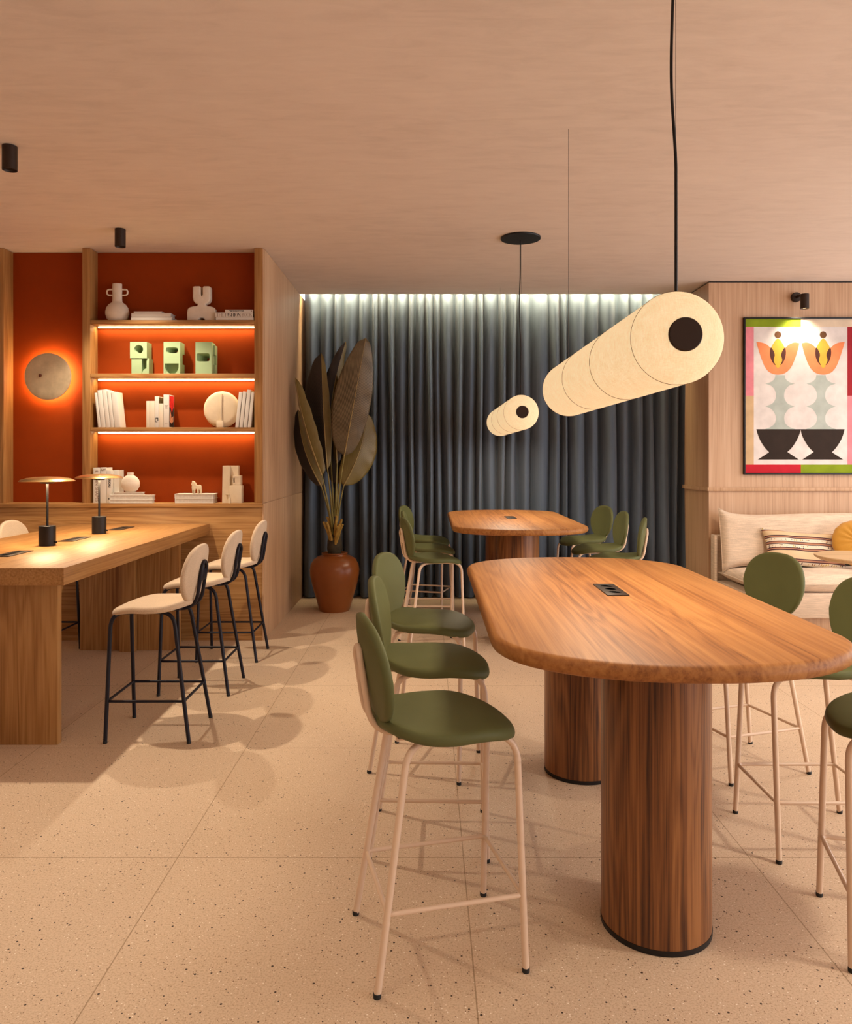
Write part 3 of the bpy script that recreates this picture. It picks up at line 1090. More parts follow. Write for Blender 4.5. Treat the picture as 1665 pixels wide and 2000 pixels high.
def round_cushion(px, y, z, r):
    vs, fs = [], []
    n, rings = 64, 12
    mb = MB()
    prof = []
    for k in range(rings + 1):
        a = -math.pi / 2 + math.pi * k / rings
        prof.append((max(.001, r * math.cos(a) ** .75), .055 * math.sin(a)))
    for (rr, h) in prof:
        for k in range(n):
            a = 2 * math.pi * k / n
            pl_ = 1 + .012 * math.sin(16 * a)
            hh = h + (.006 * math.sin(16 * a) * (rr / r) * (1 - (rr / r)) * 4 if h else 0)
            vs.append((rr * pl_ * math.cos(a), hh, rr * pl_ * math.sin(a)))
    for i in range(len(prof) - 1):
        for k in range(n):
            fs.append([i * n + k, (i + 1) * n + k, (i + 1) * n + (k + 1) % n, i * n + (k + 1) % n])
    mb.add(vs, fs, 0, True)
    o = mb.build('round_cushion', M['ochre'], None, (0, 0, 0), sharp=120)
    o.location = (px, y, z); o.rotation_euler = (R(-22), 0, R(-6))
    return tag(o, 'round ochre velvet cushion at the right frame edge on sofa', 'cushion')


round_cushion(3.655, 6.445, .665, .205)

st = thing('side_table', (3.0, 5.23, 0), 'round light oak side table in front of the sofa', 'side table')
MB().lathe([(.0, .688), (.265, .688), (.294, .704), (.300, .714), (.298, .720), (.0, .720)], (3.0, 5.23, 0), 72).build('tabletop', M['oak_light'], st)
MB().lathe([(.030, .012), (.024, .04), (.024, .688)], (3.0, 5.23, 0), 28).build('pedestal', M['black'], st)
MB().lathe([(.15, 0), (.15, .008), (.14, .012), (.03, .012)], (3.0, 5.23, 0), 48).build('foot_plate', M['black'], st)


# ------------------------------------------------------------------ plant
def bez(a, b, c, t):
    return a * (1 - t) ** 2 + b * 2 * t * (1 - t) + c * t * t


PX, PY = -.849, 6.95
pt = MB().lathe([(.10, .0), (.134, .0), (.140, .012), (.165, .10), (.200, .22), (.222, .32), (.226, .37), (.218, .42), (.190, .468), (.150, .494), (.116, .503), (.112, .512),
                 (.118, .519), (.118, .527), (.108, .529), (.102, .518), (.100, .49), (.0, .49)], (PX, PY, 0), 64, )
pot = pt.build('planter', [M['terra']], None, (PX, PY, 0))
tag(pot, 'big round shouldered terracotta urn standing before the curtain', 'planter')
plant = thing('potted_plant', (PX, PY, .491), 'tall dark bird-of-paradise plant growing from the terracotta urn', 'plant')
MB().lathe([(.0, .0), (.095, .0), (.095, .018), (.0, .024)], (PX, PY, .491), 32).build('soil', M['soil'], plant)
MB().lathe([(.055, .50), (.070, .56), (.066, .63), (.055, .70), (.04, .78), (.02, .84), (.0, .86)], (PX, PY, 0), 20).build('crown', M['husk'], plant)
for k in range(11):
    sx = (-1) ** k * (.25 + .75 * rng.random())
    base = Vector((PX + sx * .045, PY - .045 + rng.uniform(-.02, .02), rng.uniform(.60, .70)))
    tip = base + Vector((sx * .085, -.045 + rng.uniform(-.03, .02), rng.uniform(.11, .18)))
    mid = (base + tip) / 2 + Vector((-sx * .012, 0, .012))
    MB().tube([base, bez(base, mid, tip, .5), tip], [.015, .013, .011], 8).build('stalk_stub', M['stub'], plant)


def leaf(base, tip, w, roll, fold, sag, mats, split=None, wl=1.0, wr=1.0, tipw=.5, stem_mid=None, curve_side=0.0):
    """base/tip: world points. roll: degrees about the midrib (0 = flat to the viewer). fold: degrees each half folds back"""
    base, tip = Vector(base), Vector(tip)
    ax = (tip - base)
    L = ax.length
    ax.normalize()
    view = Vector((0, -1, 0))
    side = ax.cross(view).normalized()        # points image right for upright leaf
    nrm = side.cross(ax).normalized()
    rot = Matrix.Rotation(R(roll), 3, ax)
    side, nrm = rot @ side, rot @ nrm
    nu, nv = 8, 26
    vs, uvs, fs, mi = [], [], [], []
    for j in range(nv + 1):
        t = j / nv
        wd = w * max(0, math.sin(math.pi * t ** .88)) ** .48
        wd *= 1 - .10 * smooth01((t - .55) / .45)
        if j == nv: wd = .004
        if j == 0: wd = .012
        cpt = base + ax * (L * t) + nrm * (sag * math.sin(math.pi * t * .9)) + side * (curve_side * math.sin(math.pi * t))
        for i in range(-nu, nu + 1):
            u = i / nu
            k = wl if u < 0 else wr
            ang = R(fold) * (.55 + .45 * abs(u))
            off = side * (u * wd / 2 * k * math.cos(ang)) - nrm * (abs(u) * wd / 2 * k * math.sin(ang))
            rip = .006 * math.sin(31 * t + 3 * u) * abs(u) ** 2
            vs.append(cpt + off + nrm * rip)
            uvs.append((.5 + .5 * u, t * L / .9))
    nw = 2 * nu + 1
    for j in range(nv):
        for i in range(nw - 1):
            fs.append([j * nw + i, j * nw + i + 1, (j + 1) * nw + i + 1, (j + 1) * nw + i])
            mi.append(0 if i < nu else min(1, len(mats) - 1))
    mb = MB()
    mb.add(vs, fs, 0, True)
    mb.m = mi
    o = mb.build('leaf', mats, plant, sharp=180)
    uvl = o.data.uv_layers.new(name='UVMap')
    for lp in o.data.loops:
        uvl.data[lp.index].uv = uvs[lp.vertex_index]
    md = o.modifiers.new('blade', 'SOLIDIFY'); md.thickness = .0022; md.offset = 0
    rib = [vs[j * nw + nu] + nrm * .002 for j in range(nv + 1)]
    MB().tube(rib, [max(.0012, .0055 * (1 - j / nv)) for j in range(nv + 1)], 8).build('midrib', M['midrib'], o)
    root = Vector((PX + (base.x - PX) * .12, PY + (base.y - PY) * .3, .70))
    mid = Vector(stem_mid) if stem_mid else root * .45 + base * .55 + Vector(((PX - base.x) * .12, 0, -.02))
    c1 = 2 * mid - (root + base) / 2
    stem = [bez(root, c1, base, k / 14) for k in range(15)]
    MB().tube(stem, [.011 - .006 * k / 14 for k in range(15)], 10).build('stem', M['stem'], o)
    return o


LD, LB_, LO, LP = M['leaf_dark'], M['leaf_bronze'], M['leaf_olive'], M['leaf_pale']
leaf(at(673, 890, 6.80), at(715, 660, 6.74), .345, 4, 14, .03, [LB_], wl=1.12, wr=.88)                 # large face-on leaf
leaf(at(640, 916, 6.88), at(629, 690, 6.92), .36, -12, 22, .03, [LD, LO], wl=1.4, wr=.35)              # big dark leaf
leaf(at(629, 928, 6.80), at(578, 738, 6.84), .18, -30, 35, .02, [LP, LO], wl=.75, wr=1.0, curve_side=-.02)     # pale left leaf
leaf(at(628, 950, 6.93), at(583, 800, 7.00), .19, -10, 28, .02, [LD, LO], wl=1.25, wr=.7, curve_side=-.045)
leaf(at(645, 880, 7.02), at(675, 668, 7.06), .19, 30, 25, .02, [LD, LO], wl=1.1, wr=.9, curve_side=-.06)
leaf(at(659, 905, 6.96), at(672, 726, 6.98), .22, -30, 30, .02, [LO, LD], wl=1.2, wr=.6, curve_side=-.03)
leaf(at(672, 948, 6.95), at(716, 806, 7.02), .30, 12, 18, .03, [LO], wl=.9, wr=1.15, curve_side=.04)
leaf(at(660, 945, 7.02), at(655, 825, 7.08), .24, 10, 20, .03, [LD], wl=1.0, wr=1.0)


# ------------------------------------------------------------------ shelf things
def PXx(px, d=5.81):
    return (px - CX) * d / F


SD = F / 5.81            # px per metre on the front of the shelves


def text_mesh(name, s, size, loc, rot, mat, parent, bold=0.0, fit=None):
    cu = bpy.data.curves.new(name, 'FONT')
    cu.body = s; cu.size = size; cu.offset = bold; cu.align_x = 'CENTER'; cu.align_y = 'CENTER'; cu.extrude = .0002
    tmp = bpy.data.objects.new(name + '_src', cu)
    COL.objects.link(tmp)
    dg = bpy.context.evaluated_depsgraph_get()
    me = bpy.data.meshes.new_from_object(tmp.evaluated_get(dg))
    bpy.data.objects.remove(tmp)
    bpy.data.curves.remove(cu)
    if fit:
        xs = [v.co.x for v in me.vertices]
        k = fit / max(1e-6, max(xs) - min(xs))
        for v in me.vertices:
            v.co.x *= k
    mt = Matrix.Translation(Vector(loc)) @ Euler(rot).to_matrix().to_4x4()
    po = parent_world(parent)
    for v in me.vertices:
        v.co = mt @ v.co - po
    me.materials.clear(); me.materials.append(mat)
    o = bpy.data.objects.new(name, me)
    COL.objects.link(o); o.parent = parent
    return o


def serif_word(mb, word, x, z, h, y, weight):
    """high contrast roman capitals: thick stems, hairline joins; returns the advance"""
    TH, HL = .17 * h * weight, .035 * h
    def bar(x0, z0, x1, z1, t):
        a, b = Vector((x0, z0)), Vector((x1, z1))
        d = (b - a).normalized(); n = Vector((-d.y, d.x)) * t / 2
        q = [a + n, a - n, b - n, b + n]
        mb.add([(p.x, y, p.y) for p in q], [[0, 1, 2, 3]])
    def bowl_(cx, cz, rx, rz, a0, a1, thick):
        n = 20
        vs = []
        for k in range(n + 1):
            a = a0 + (a1 - a0) * k / n
            t = HL + (thick - HL) * abs(math.cos(a)) ** 1.5
            vs.append((cx + rx * math.cos(a), y, cz + rz * math.sin(a)))
            vs.append((cx + (rx - t) * math.cos(a), y, cz + (rz - HL) * math.sin(a)))
        mb.add(vs, [[2 * k, 2 * k + 1, 2 * k + 3, 2 * k + 2] for k in range(n)])
    pi = math.pi
    for ch in word:
        w = {'T': .62, 'H': .78, 'E': .55, 'F': .52, 'A': .76, 'S': .52, 'I': .30, 'O': .76, 'N': .78, 'B': .60, 'K': .74, ' ': .30}[ch] * h
        s0 = x + .08 * h
        def stem_(xx, t=TH):
            bar(xx, z, xx, z + h, t); bar(xx - .09 * h, z + HL / 2, xx + .09 * h, z + HL / 2, HL); bar(xx - .09 * h, z + h - HL / 2, xx + .09 * h, z + h - HL / 2, HL)
        if ch == 'T':
            stem_(x + w / 2); bar(x + .03 * h, z + h - HL / 2, x + w - .03 * h, z + h - HL / 2, HL * 1.3); bar(x + .04 * h, z + h, x + .04 * h, z + .8 * h, HL); bar(x + w - .04 * h, z + h, x + w - .04 * h, z + .8 * h, HL)
        elif ch == 'H':
            stem_(s0 + .04 * h); stem_(x + w - .12 * h); bar(s0, z + h / 2, x + w - .1 * h, z + h / 2, HL)
        elif ch in 'EF':
            stem_(s0 + .04 * h); bar(s0, z + h - HL / 2, x + w - .03 * h, z + h - HL / 2, HL); bar(s0, z + h / 2, x + w - .15 * h, z + h / 2, HL)
            bar(x + w - .04 * h, z + h, x + w - .04 * h, z + .76 * h, HL)
            if ch == 'E':
                bar(s0, z + HL / 2, x + w - .03 * h, z + HL / 2, HL); bar(x + w - .04 * h, z, x + w - .04 * h, z + .24 * h, HL)
        elif ch == 'A':
            bar(x + .1 * h, z, x + w / 2, z + h, HL); bar(x + w / 2 - .02 * h, z + h, x + w - .12 * h, z, TH); bar(x + .2 * h, z + .33 * h, x + w - .2 * h, z + .33 * h, HL)
        elif ch == 'S':
            bowl_(x + w / 2, z + .74 * h, .19 * h, .26 * h, .25 * pi, 1.5 * pi, TH); bowl_(x + w / 2, z + .26 * h, .2 * h, .26 * h, -.75 * pi, .5 * pi, TH)
        elif ch == 'I':
            stem_(x + w / 2)
        elif ch == 'O':
            bowl_(x + w / 2, z + h / 2, .34 * h, .5 * h, 0, 2 * pi, TH)
        elif ch == 'N':
            bar(s0, z, s0, z + h, HL); bar(s0, z + h, x + w - .1 * h, z, TH); bar(x + w - .1 * h, z, x + w - .1 * h, z + h, HL)
        elif ch == 'B':
            stem_(s0 + .04 * h); bowl_(s0 + .12 * h, z + .75 * h, .30 * h, .25 * h, -pi / 2, pi / 2, TH); bowl_(s0 + .12 * h, z + .26 * h, .34 * h, .26 * h, -pi / 2, pi / 2, TH)
        elif ch == 'K':
            stem_(s0 + .04 * h); bar(s0 + .1 * h, z + .42 * h, x + w - .12 * h, z + h, HL); bar(s0 + .22 * h, z + .55 * h, x + w - .1 * h, z, TH)
        x += w
    return x


def book_lying(x0, x1, z0, z1, label, group, cover='paper', spine_front=True, y0=None, y1=5.918, pages='paper_grey'):
    """flat book; spine toward the viewer or page edges toward the viewer"""
    y0 = SF + .006 if y0 is None else y0
    o = MB()
    t = min(.0035, (z1 - z0) * .16)
    o.box(x0, x1, y0, y1, z0, z0 + t, .0004, 1).box(x0, x1, y0, y1, z1 - t, z1, .0004, 1)
    if spine_front:
        o.box(x0, x1, y0, y0 + .004, z0 + t * .5, z1 - t * .5, .0004, 1)
    else:
        o.box(x0, x0 + .004, y0, y1, z0 + t * .5, z1 - t * .5, .0004, 1)
    ob = o.build('book', M[cover], None, ((x0 + x1) / 2, y0, z0))
    tag(ob, label, 'book', group)
    i = .004
    MB().box(x0 + (i if spine_front else .004), x1 - i, y0 + (.004 if spine_front else .003), y1 - i, z0 + t, z1 - t).build('pages', M[pages], ob)
    return ob


def book_upright(x0, x1, z0, h, label, group, cover='paper', lean=0, y0=None, depth=.112, right_mat=None):
    y0 = SF + .006 if y0 is None else y0
    y1 = y0 + depth
    w = x1 - x0
    t = min(.003, w * .16)
    pv = Vector((x0 if lean >= 0 else x1, 0, z0))
    mt = Matrix.Translation(pv) @ Matrix.Rotation(R(lean), 4, 'Y') @ Matrix.Translation(-pv)
    o = MB()
    o.box(x0, x0 + t, y0, y1, z0, z0 + h, .0004, 1, mat=mt).box(x1 - t, x1, y0, y1, z0, z0 + h, .0004, 1, mat=mt)
    o.box(x0 + t * .5, x1 - t * .5, y0 - .001, y0 + .004, z0, z0 + h, .0012, 2, mat=mt)
    ob = o.build('book', M[cover], None, ((x0 + x1) / 2, y0, z0))
    tag(ob, label, 'book', group)
    MB().box(x0 + t, x1 - t, y0 + .004, y1 - .004, z0 + .002, z0 + h - .003, mat=mt).build('pages', M['paper_grey'], ob)
    return ob


# ---- top shelf
g1 = 'books lying on the top shelf'
bx = lambda X: PXx(150 + .2222 * X)
bz = lambda Y: EYE - (520 + .2222 * Y - HY) * 5.81 / F
vase = thing('vase', (bx(332), 5.862, Z1), 'white ceramic vase with two small loop handles on top shelf', 'vase')
vx = bx(332)
MB().lathe([(.040, 0), (.060, .002), (.080, .022), (.090, .055), (.0905, .075), (.083, .105), (.066, .130), (.046, .144), (.0385, .152), (.037, .17), (.037, .285), (.036, .291), (.030, .291), (.030, .20), (.0, .19)],
           (vx, 5.862, Z1), 48, sy=.66).build('body', M['white_cer'], vase)
for s in (-1, 1):
    hp = fillet([(vx + s * .034, 5.862, Z1 + .247), (vx + s * .080, 5.862, Z1 + .247), (vx + s * .080, 5.862, Z1 + .203), (vx + s * .034, 5.862, Z1 + .203)], .022, 6)
    MB().tube(hp, .0062, 12).build('handle', M['white_cer'], vase)
z = Z1
book_lying(bx(480), bx(838), z, z + .024, 'white book, bottom of the left stack on the top shelf', g1)
book_lying(bx(483), bx(828), z + .0243, z + .055, 'thick white book, middle of the left stack on the top shelf', g1)
book_lying(bx(505), bx(752), z + .0553, z + .0675, 'small thin white book on top of left top-shelf stack', g1)
# U sculpture
us = MB()
body = [(960, 468), (960, 390), (966, 362), (985, 345), (1015, 337), (1040, 336), (1052, 330), (1055, 318), (1030, 308), (1016, 290), (1010, 262), (1010, 172), (1016, 163), (1030, 160),
        (1066, 160), (1076, 164), (1080, 174), (1080, 232), (1083, 243), (1089, 246), (1094, 242), (1097, 232), (1097, 174), (1101, 164), (1112, 160), (1150, 160), (1161, 164), (1166, 174),
        (1166, 268), (1160, 292), (1146, 308), (1122, 318), (1124, 330), (1138, 337), (1165, 338), (1192, 346), (1208, 362), (1215, 390), (1215, 468),
        (1116, 468), (1113, 452), (1102, 443), (1088, 440), (1074, 443), (1064, 452), (1060, 468)]
us.prism([(bx(u), bz(v)) for u, v in body], 5.832, 5.892, 'XZ', .009, 3)
uo = us.build('sculpture', M['white_cer'], None, (bx(1088), 5.862, Z1), sharp=50)
zmin = min(v.co.z for v in uo.data.vertices)
uo.location.z = Z1 - zmin
tag(uo, 'white ceramic sculpture with two prongs over an arched body', 'sculpture')
book_lying(bx(1226), bx(1557), z, z + .0225, 'blank white book under the fashion book on the top shelf', g1)
fb = book_lying(bx(1221), bx(1552), z + .0228, z + .0585, 'white book with large serif title THE FASHION BOOK on spine', g1)
fl = MB()
xs0 = bx(1232)
nx_ = serif_word(fl, 'THE ', 0, 0, 1, 0, .55)
tot = MB(); a1 = serif_word(tot, 'THE ', 0, 0, 1, 0, .5); a2 = serif_word(tot, 'FASHION ', a1, 0, 1, 0, 1); a3 = serif_word(tot, 'BOOK', a2, 0, 1, 0, .5)
hgt = .026
sx = (bx(1545) - xs0) / a3
for word, a0, wt, mt_ in (('THE ', 0, .55, 'ink_brown'), ('FASHION ', a1, 1.05, 'ink'), ('BOOK', a2, .55, 'ink_brown')):
    q = MB(); serif_word(q, word, a0, 0, 1, 0, wt)
    q.v = [(xs0 + p[0] * sx, SF + .0055, z + .0275 + p[2] * hgt) for p in q.v]
    q.build('lettering', M[mt_], fb)
sb = book_lying(bx(1306), bx(1553), z + .0588, z + .0805, 'slim white book lying on top of the fashion book', g1)
text_mesh('lettering', '"SMOKING STYLES', .012, (bx(1408), SF + .0055, z + .0700), (R(90), 0, 0), M['ink'], sb, .0004, .112)
MB().lathe([(.0, -.0004), (.004, -.0004), (.004, .0)], (bx(1538), SF + .006, z + .070), 16, axis='Y').build('emblem', M['ink_brown'], sb)


# ---- sage blocks
def holed(mb, x0, x1, z0, z1, y0, y1, front, back):
    """box pierced by a funnel: front/back = (cx, cz, rx, rz, exponent)"""
    n = 48
    def rectp(a):
        c, s = math.cos(a), math.sin(a)
        k = 1 / max(abs(c), abs(s))
        return c * k, s * k
    vs = []
    mx, mz, hx, hz = (x0 + x1) / 2, (z0 + z1) / 2, (x1 - x0) / 2, (z1 - z0) / 2
    rows = []
    for kind in range(4):
        row = []
        for k in range(n):
            a = 2 * math.pi * (k + .5) / n
            if kind in (0, 3):
                c, s = rectp(a)
                # snap to corners
                row.append((mx + c * hx, y0 if kind == 0 else y1, mz + s * hz))
            else:
                cx_, cz_, rx_, rz_, e = front if kind == 1 else back
                c, s = superell(a, e)
                row.append((cx_ + c * rx_, y0 if kind == 1 else y1, cz_ + s * rz_))
        rows.append(row)
    # exact corners
    for kind in (0, 3):
        for sx_ in (-1, 1):
            for sz_ in (-1, 1):
                tgt = (mx + sx_ * hx, mz + sz_ * hz)
                j = min(range(n), key=lambda q: (rows[kind][q][0] - tgt[0]) ** 2 + (rows[kind][q][2] - tgt[1]) ** 2)
                rows[kind][j] = (tgt[0], rows[kind][j][1], tgt[1])
    for r_ in rows:
        vs += r_
    fs = []
    for (a, b) in ((0, 1), (1, 2), (2, 3), (3, 0)):
        for k in range(n):
            fs.append([a * n + k, a * n + (k + 1) % n, b * n + (k + 1) % n, b * n + k])
    mb.add(vs, fs, 0, False)


yf, yb_ = 5.806, 5.912
bz2 = lambda Y: Z2 + (940 - Y) * .2222 * 5.81 / F
g2 = 'sage green block sculptures'
a = MB()
holed(a, bx(470), bx(617), bz2(803), bz2(660), yf, yb_, (bx(546), bz2(726), .034, .034, 2), (bx(558), bz2(728), .016, .018, 2))
a.box(bx(480), bx(570), yf + .006, yb_ - .006, Z2, bz2(803) - .0002)
a.box(bx(610), bx(617) + .012, yf + .012, yb_, Z2, bz2(803) - .0002)
a.box(bx(570), bx(610), yf + .060, yb_ - .004, Z2, bz2(803) - .0002)
arc = [(bx(572) + (bx(622) - bx(572)) * (1 - math.cos(t)) , Z2 + .044 * math.sin(t)) for t in [math.pi / 2 * k / 10 for k in range(11)]]
a.prism([(bx(575), Z2)] + [(p[0], p[1]) for p in arc] + [(bx(622), Z2)], yf + .010, yf + .060, 'XZ')
tag(a.build('block_sculpture', M['sage'], None, (bx(545), yf, Z2)), 'sage green block sculpture with a round funnel hole, leftmost on shelf', 'sculpture', g2)
a = MB()
a.box(bx(765), bx(910), yf, yb_, bz2(706), bz2(660))
holed(a, bx(765), bx(910), bz2(760), bz2(706), yf, yb_, (bx(838), bz2(733), .046, .0225, 3.5), (bx(858), bz2(738), .014, .014, 3))
a.box(bx(765), bx(910), yf, yb_ - .045, bz2(850), bz2(760))
a.box(bx(765), bx(860), yb_ - .045, yb_ - .01, bz2(850), bz2(760))
a.box(bx(765), bx(776), yf, yb_, Z2, bz2(850)); a.box(bx(896), bx(910), yf, yb_, Z2, bz2(850)); a.box(bx(776), bx(896), yf + .055, yb_, Z2, bz2(850))
cxm, rad_ = bx(836), (bx(896) - bx(776)) / 2
half = [(cxm + rad_ * math.cos(math.pi + math.pi * k / 20), bz2(868) + .068 * math.sin(math.pi + math.pi * k / 20)) for k in range(21)]
a.prism([(bx(776), Z2)] + [(p[0], max(p[1], Z2 + .001)) for p in half] + [(bx(896), Z2)], yf + .004, yf + .055, 'XZ')
tag(a.build('block_sculpture', M['sage'], None, (bx(838), yf, Z2)), 'sage green block sculpture with a half moon recess, middle on shelf', 'sculpture', g2)
a = MB()
a.box(bx(1045), bx(1187), yf, yb_, bz2(756), bz2(662))
holed(a, bx(1045), bx(1187), bz2(838), bz2(756), yf, yb_, (bx(1112), bz2(796), .050, .031, 7), (bx(1134), bz2(806), .017, .017, 7))
a.box(bx(1045), bx(1187), yf, yb_, Z2, bz2(838))
a.box(bx(1187), bx(1205), yf + .045, yb_, Z2, bz2(855)); a.box(bx(1187), bx(1205), yf + .075, yb_, bz2(855), bz2(770)); a.box(bx(1187), bx(1205), yf + .040, yb_, bz2(770), bz2(685))
tag(a.build('block_sculpture', M['sage'], None, (bx(1115), yf, Z2)), 'sage green block sculpture with a square funnel hole, rightmost on shelf', 'sculpture', g2)

# ---- third shelf
g3 = 'upright books on the third shelf'
b3 = lambda Y: (380 - Y) * .2222 * 5.81 / F
lean = [(192, 214, 305, 'leftmost'), (219, 258, 330, 'second from left'), (262, 298, 335, 'third from left'), (302, 334, 322, 'fourth from left'), (338, 386, 312, 'rightmost')]
for x0, x1, hh, w in lean:
    book_upright(bx(x0), bx(x1), Z3 + .0015, hh * .2222 * 5.81 / F, f'white book leaning left in the left group on third shelf, {w}', g3, 'paper', -6)
book_upright(bx(615), bx(644), Z3, b3(148), 'narrow cream cloth book, leftmost of the middle group on third shelf', g3, 'paper_beige')
book_upright(bx(645), bx(689), Z3, b3(148), 'wider cream cloth book beside the white book with black logo', g3, 'paper_beige')
wb = book_upright(bx(690), bx(724), Z3, b3(108), 'white book with a small black logo at foot of spine', g3)
ys = SF + .0045
lx0, lx1, lz0, lz1 = bx(694), bx(720), Z3 + b3(333), Z3 + b3(295)
lg = MB()
lg.box(lx0, lx0 + .004, ys - .0006, ys, lz0, lz1).box(lx1 - .005, lx1, ys - .0006, ys, lz0 + .008, lz1).box(lx0 + .005, lx1 - .003, ys - .0006, ys, lz1 - .006, lz1).box(lx0 + .004, lx1 - .006, ys - .0006, ys, lz0, lz0 + .003)
lg.build('logo', M['ink'], wb)
MB().box(bx(724) - .0005, bx(724) + .0004, SF + .012, SF + .112, Z3 + .004, Z3 + b3(115)).build('cover_picture', M['olive_photo'], wb)
book_upright(bx(727), bx(764), Z3, b3(170), 'short cream cloth book between two taller white books', g3, 'paper_beige')
rb = book_upright(bx(766), bx(815), Z3, b3(92), 'tall white book with red and black photo on its cover', g3)
xr = bx(815)
cp = MB()
hh = b3(92)
cp.box(xr - .0005, xr + .0004, SF + .012, SF + .114, Z3 + .004, Z3 + hh - .006)
cp.box(xr, xr + .0008, SF + .012, SF + .113, Z3 + hh * .62, Z3 + hh - .008, mi=1)
cp.prism([(SF + .04, Z3 + hh * .62), (SF + .10, Z3 + hh * .62), (SF + .07, Z3 + hh * .45)], xr, xr + .0008, 'YZ', mi=1)
cp.prism([(SF + .02, Z3 + hh * .2), (SF + .06, Z3 + hh * .12), (SF + .10, Z3 + hh * .2), (SF + .10, Z3 + hh * .36), (SF + .06, Z3 + hh * .3), (SF + .03, Z3 + hh * .55)], xr, xr + .0008, 'YZ', mi=2)
cp.build('cover_picture', [M['ink'], M['red_photo'], M['flesh_photo']], rb)
for zz, w_ in ((.62, .7), (.58, .5), (.54, .6), (.08, .6)):
    c_ = (bx(766) + bx(815)) / 2
    MB().box(c_ - .018 * w_, c_ + .018 * w_, ys - .0006, ys, Z3 + hh * zz + .012, Z3 + hh * zz + .0135).build('printed_rule', M['ink_brown'], rb)
dv = thing('disc_vase', (bx(1262), 5.862, Z3), 'flat round cream ceramic disc with a raised central rib', 'vase')
MB().lathe([(.0, -.030), (.10, -.029), (.128, -.023), (.139, -.010), (.141, .0), (.139, .010), (.128, .023), (.10, .029), (.0, .030)], (bx(1262), 5.862, Z3 + .1395), 64, axis='Y').build('disc', M['cream_cer'], dv)
MB().box(bx(1253), bx(1272), 5.822, 5.840, Z3 + .04, Z3 + .262, .004).build('rib', M['cream_cer'], dv)
MB().box(bx(1229), bx(1285), 5.806, 5.846, Z3, Z3 + .052, .003).build('foot', M['cream_cer'], dv)
for x0, x1, hh, w in ((1396, 1425, 312, 'leftmost'), (1431, 1461, 316, 'second'), (1467, 1499, 332, 'third'), (1505, 1532, 310, 'rightmost')):
    book_upright(bx(x0), bx(x1), Z3 + .0015, hh * .2222 * 5.81 / F, f'grey white book leaning right beside the round disc, {w} of four', g3, 'paper', 6, y0=SF + .008)

# ---- ledge
g4 = 'books on the bottom ledge'
bh = lambda Y: (1048 - Y) * .2222 * 5.81 / F
YL = 5.800
tb = book_upright(bx(150), bx(208), ZL, bh(738), 'tall white book with thin vertical title beside the bookcase upright', g4, y0=YL)
text_mesh('lettering', 'E TWIN SHAPES', .030, (bx(180), YL - .0018, ZL + bh(738) * .48), (R(90), R(90), 0), M['ink_brown'], tb, 0, .235)
tb2 = book_upright(bx(211), bx(266), ZL, bh(736), 'tall plain white book behind the rear table lamp', g4, y0=YL)
text_mesh('lettering', 'ART', .022, (bx(238), YL - .0018, ZL + bh(738) - .018), (R(90), 0, 0), M['ink_brown'], tb2, 0, .04)
tb3 = book_upright(bx(268), bx(312), ZL, bh(762), 'white book with bold vertical title on the bottom ledge', g4, 'paper', y0=YL)
text_mesh('lettering', 'INTERIORS', .022, (bx(293), YL - .0018, ZL + bh(762) * .68), (R(90), R(90), 0), M['ink'], tb3, .0007, .10)
text_mesh('lettering', 'I0', .016, (bx(290), YL - .0018, ZL + .032), (R(90), R(90), 0), M['ink'], tb3, .0009)
book_upright(bx(315), bx(364), ZL, bh(760), 'plain white book standing behind the lying stack with vase', g4, y0=YL + .035, depth=.085)
book_lying(bx(300) + .0, bx(680), ZL, ZL + .0275, 'large white book at the bottom under the globe vase', g4, spine_front=False, y0=YL - .018, y1=YL + .030 + .002)
book_lying(bx(300) + .0, bx(682), ZL + .0278, ZL + .062, 'large white book second up under the globe vase', g4, spine_front=False, y0=YL - .017, y1=YL + .033)
book_lying(bx(330), bx(592), ZL + .0623, ZL + .083, 'smaller white book directly beneath the globe vase', g4, spine_front=False, y0=YL - .014, y1=YL + .034)
gv = MB().lathe([(.020, 0), (.035, .001), (.056, .018), (.070, .045), (.0725, .066), (.066, .092), (.050, .114), (.032, .125), (.0245, .129), (.0245, .148), (.023, .150), (.018, .149), (.018, .125), (.0, .12)],
                (bx(470), YL + .014, ZL + .0834), 48, sy=.55)
tag(gv.build('globe_vase', M['white_cer'], None, (bx(470), YL + .014, ZL + .083)), 'small white globe vase with short neck on stacked books', 'vase')
book_lying(bx(868), bx(1206), ZL, ZL + .0345, 'white book at the bottom under the small horse', g4, spine_front=False, y0=YL - .004)
book_lying(bx(866), bx(1208), ZL + .0348, ZL + .070, 'white book directly beneath the small horse', g4, spine_front=False, y0=YL - .004)
hx = lambda X: PXx(330 + .11411 * X, 5.86)
hz = lambda Y: ZL + .0703 + (745 - Y) * .11411 * 5.83 / F
horse = [(408, 745), (398, 640), (400, 600), (388, 598), (386, 584), (400, 560), (404, 532), (412, 528), (440, 540), (462, 565), (476, 598), (500, 602), (525, 596), (545, 602), (560, 625), (563, 670), (563, 745),
         (540, 745), (536, 690), (528, 672), (518, 690), (516, 745), (494, 745), (488, 690), (480, 668), (462, 668), (452, 690), (448, 745), (430, 745), (432, 690), (424, 676), (418, 745)]
hm = MB().prism([(hx(u), hz(v)) for u, v in horse], 5.846, 5.872, 'XZ', .004, 2)
ho = hm.build('horse_figurine', M['cream_cer'], None, (hx(475), 5.86, ZL + .0703), sharp=50)
tag(ho, 'tiny pale carved horse figurine standing on two white books', 'figurine')
tw = MB()
tx, tz = bx, lambda Y: ZL + bh(Y)
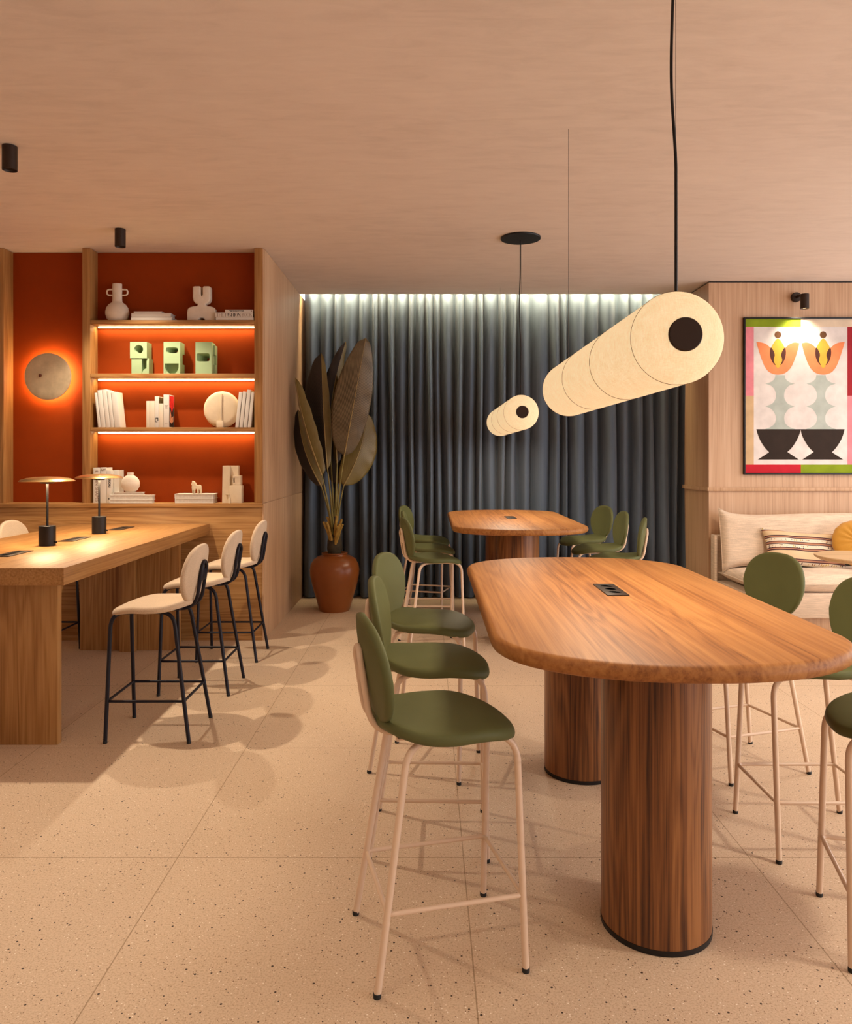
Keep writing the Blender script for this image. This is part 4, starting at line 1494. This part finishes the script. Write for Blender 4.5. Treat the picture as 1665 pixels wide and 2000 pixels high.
tw.prism([(tx(1279), ZL), (tx(1284), tz(722)), (tx(1345), tz(722)), (tx(1345), ZL)], 5.806, 5.880, 'XZ', .001, 1)
tw.prism([(tx(1345), ZL), (tx(1345), tz(722)), (tx(1413), tz(722)), (tx(1413), ZL)], 5.835, 5.880, 'XZ', .001, 1)
tw.box(tx(1345), tx(1450), 5.800, 5.878, ZL, tz(895), .001)
tw.box(tx(1372), tx(1440), 5.806, 5.870, tz(895), tz(870), .0005); tw.box(tx(1372), tx(1378), 5.806, 5.870, tz(870), tz(828)); tw.box(tx(1391), tx(1440), 5.806, 5.870, tz(870), tz(828))
tw.box(tx(1372), tx(1440), 5.806, 5.870, tz(828), tz(808), .0005); tw.box(tx(1378), tx(1391), 5.84, 5.870, tz(870), tz(828))
tw.prism([(tx(1338), ZL), (tx(1338), tz(972)), (tx(1346), tz(972)), (tx(1356), ZL)], 5.792, 5.806, 'XZ')
tw.box(tx(1312), tx(1340), 5.797, 5.806, tz(975), tz(969))
to = tw.build('tower_sculpture', M['cream_cer'], None, (tx(1365), 5.84, ZL))
tag(to, 'cream stepped tower sculpture at right end of bottom ledge', 'sculpture')

# ------------------------------------------------------------------ world, camera, render look
w = bpy.data.worlds.new('daylight'); scene.world = w
w.use_nodes = True
bg = w.node_tree.nodes['Background']
bg.inputs['Color'].default_value = (.95, .93, .96, 1)
bg.inputs['Strength'].default_value = 3.4

cam = bpy.data.cameras.new('camera')
cam.sensor_fit = 'VERTICAL'; cam.sensor_height = 36; cam.sensor_width = 36
cam.lens = F * 36 / 2000
cam.shift_x = -2.5 / 2000
cam.shift_y = -107 / 2000
cam.clip_start = .05
co = bpy.data.objects.new('camera', cam)
COL.objects.link(co)
co.location = (0, 0, EYE); co.rotation_euler = (R(90), 0, 0)
scene.camera = co
scene.view_settings.view_transform = 'Standard'
scene.view_settings.look = 'None'
scene.view_settings.exposure = 0.10
scene.view_settings.gamma = 1.0
scene.view_settings.use_curve_mapping = False
scene.cycles.max_bounces = 8
scene.cycles.diffuse_bounces = 5
scene.cycles.use_denoising = True
scene.cycles.sample_clamp_indirect = 6
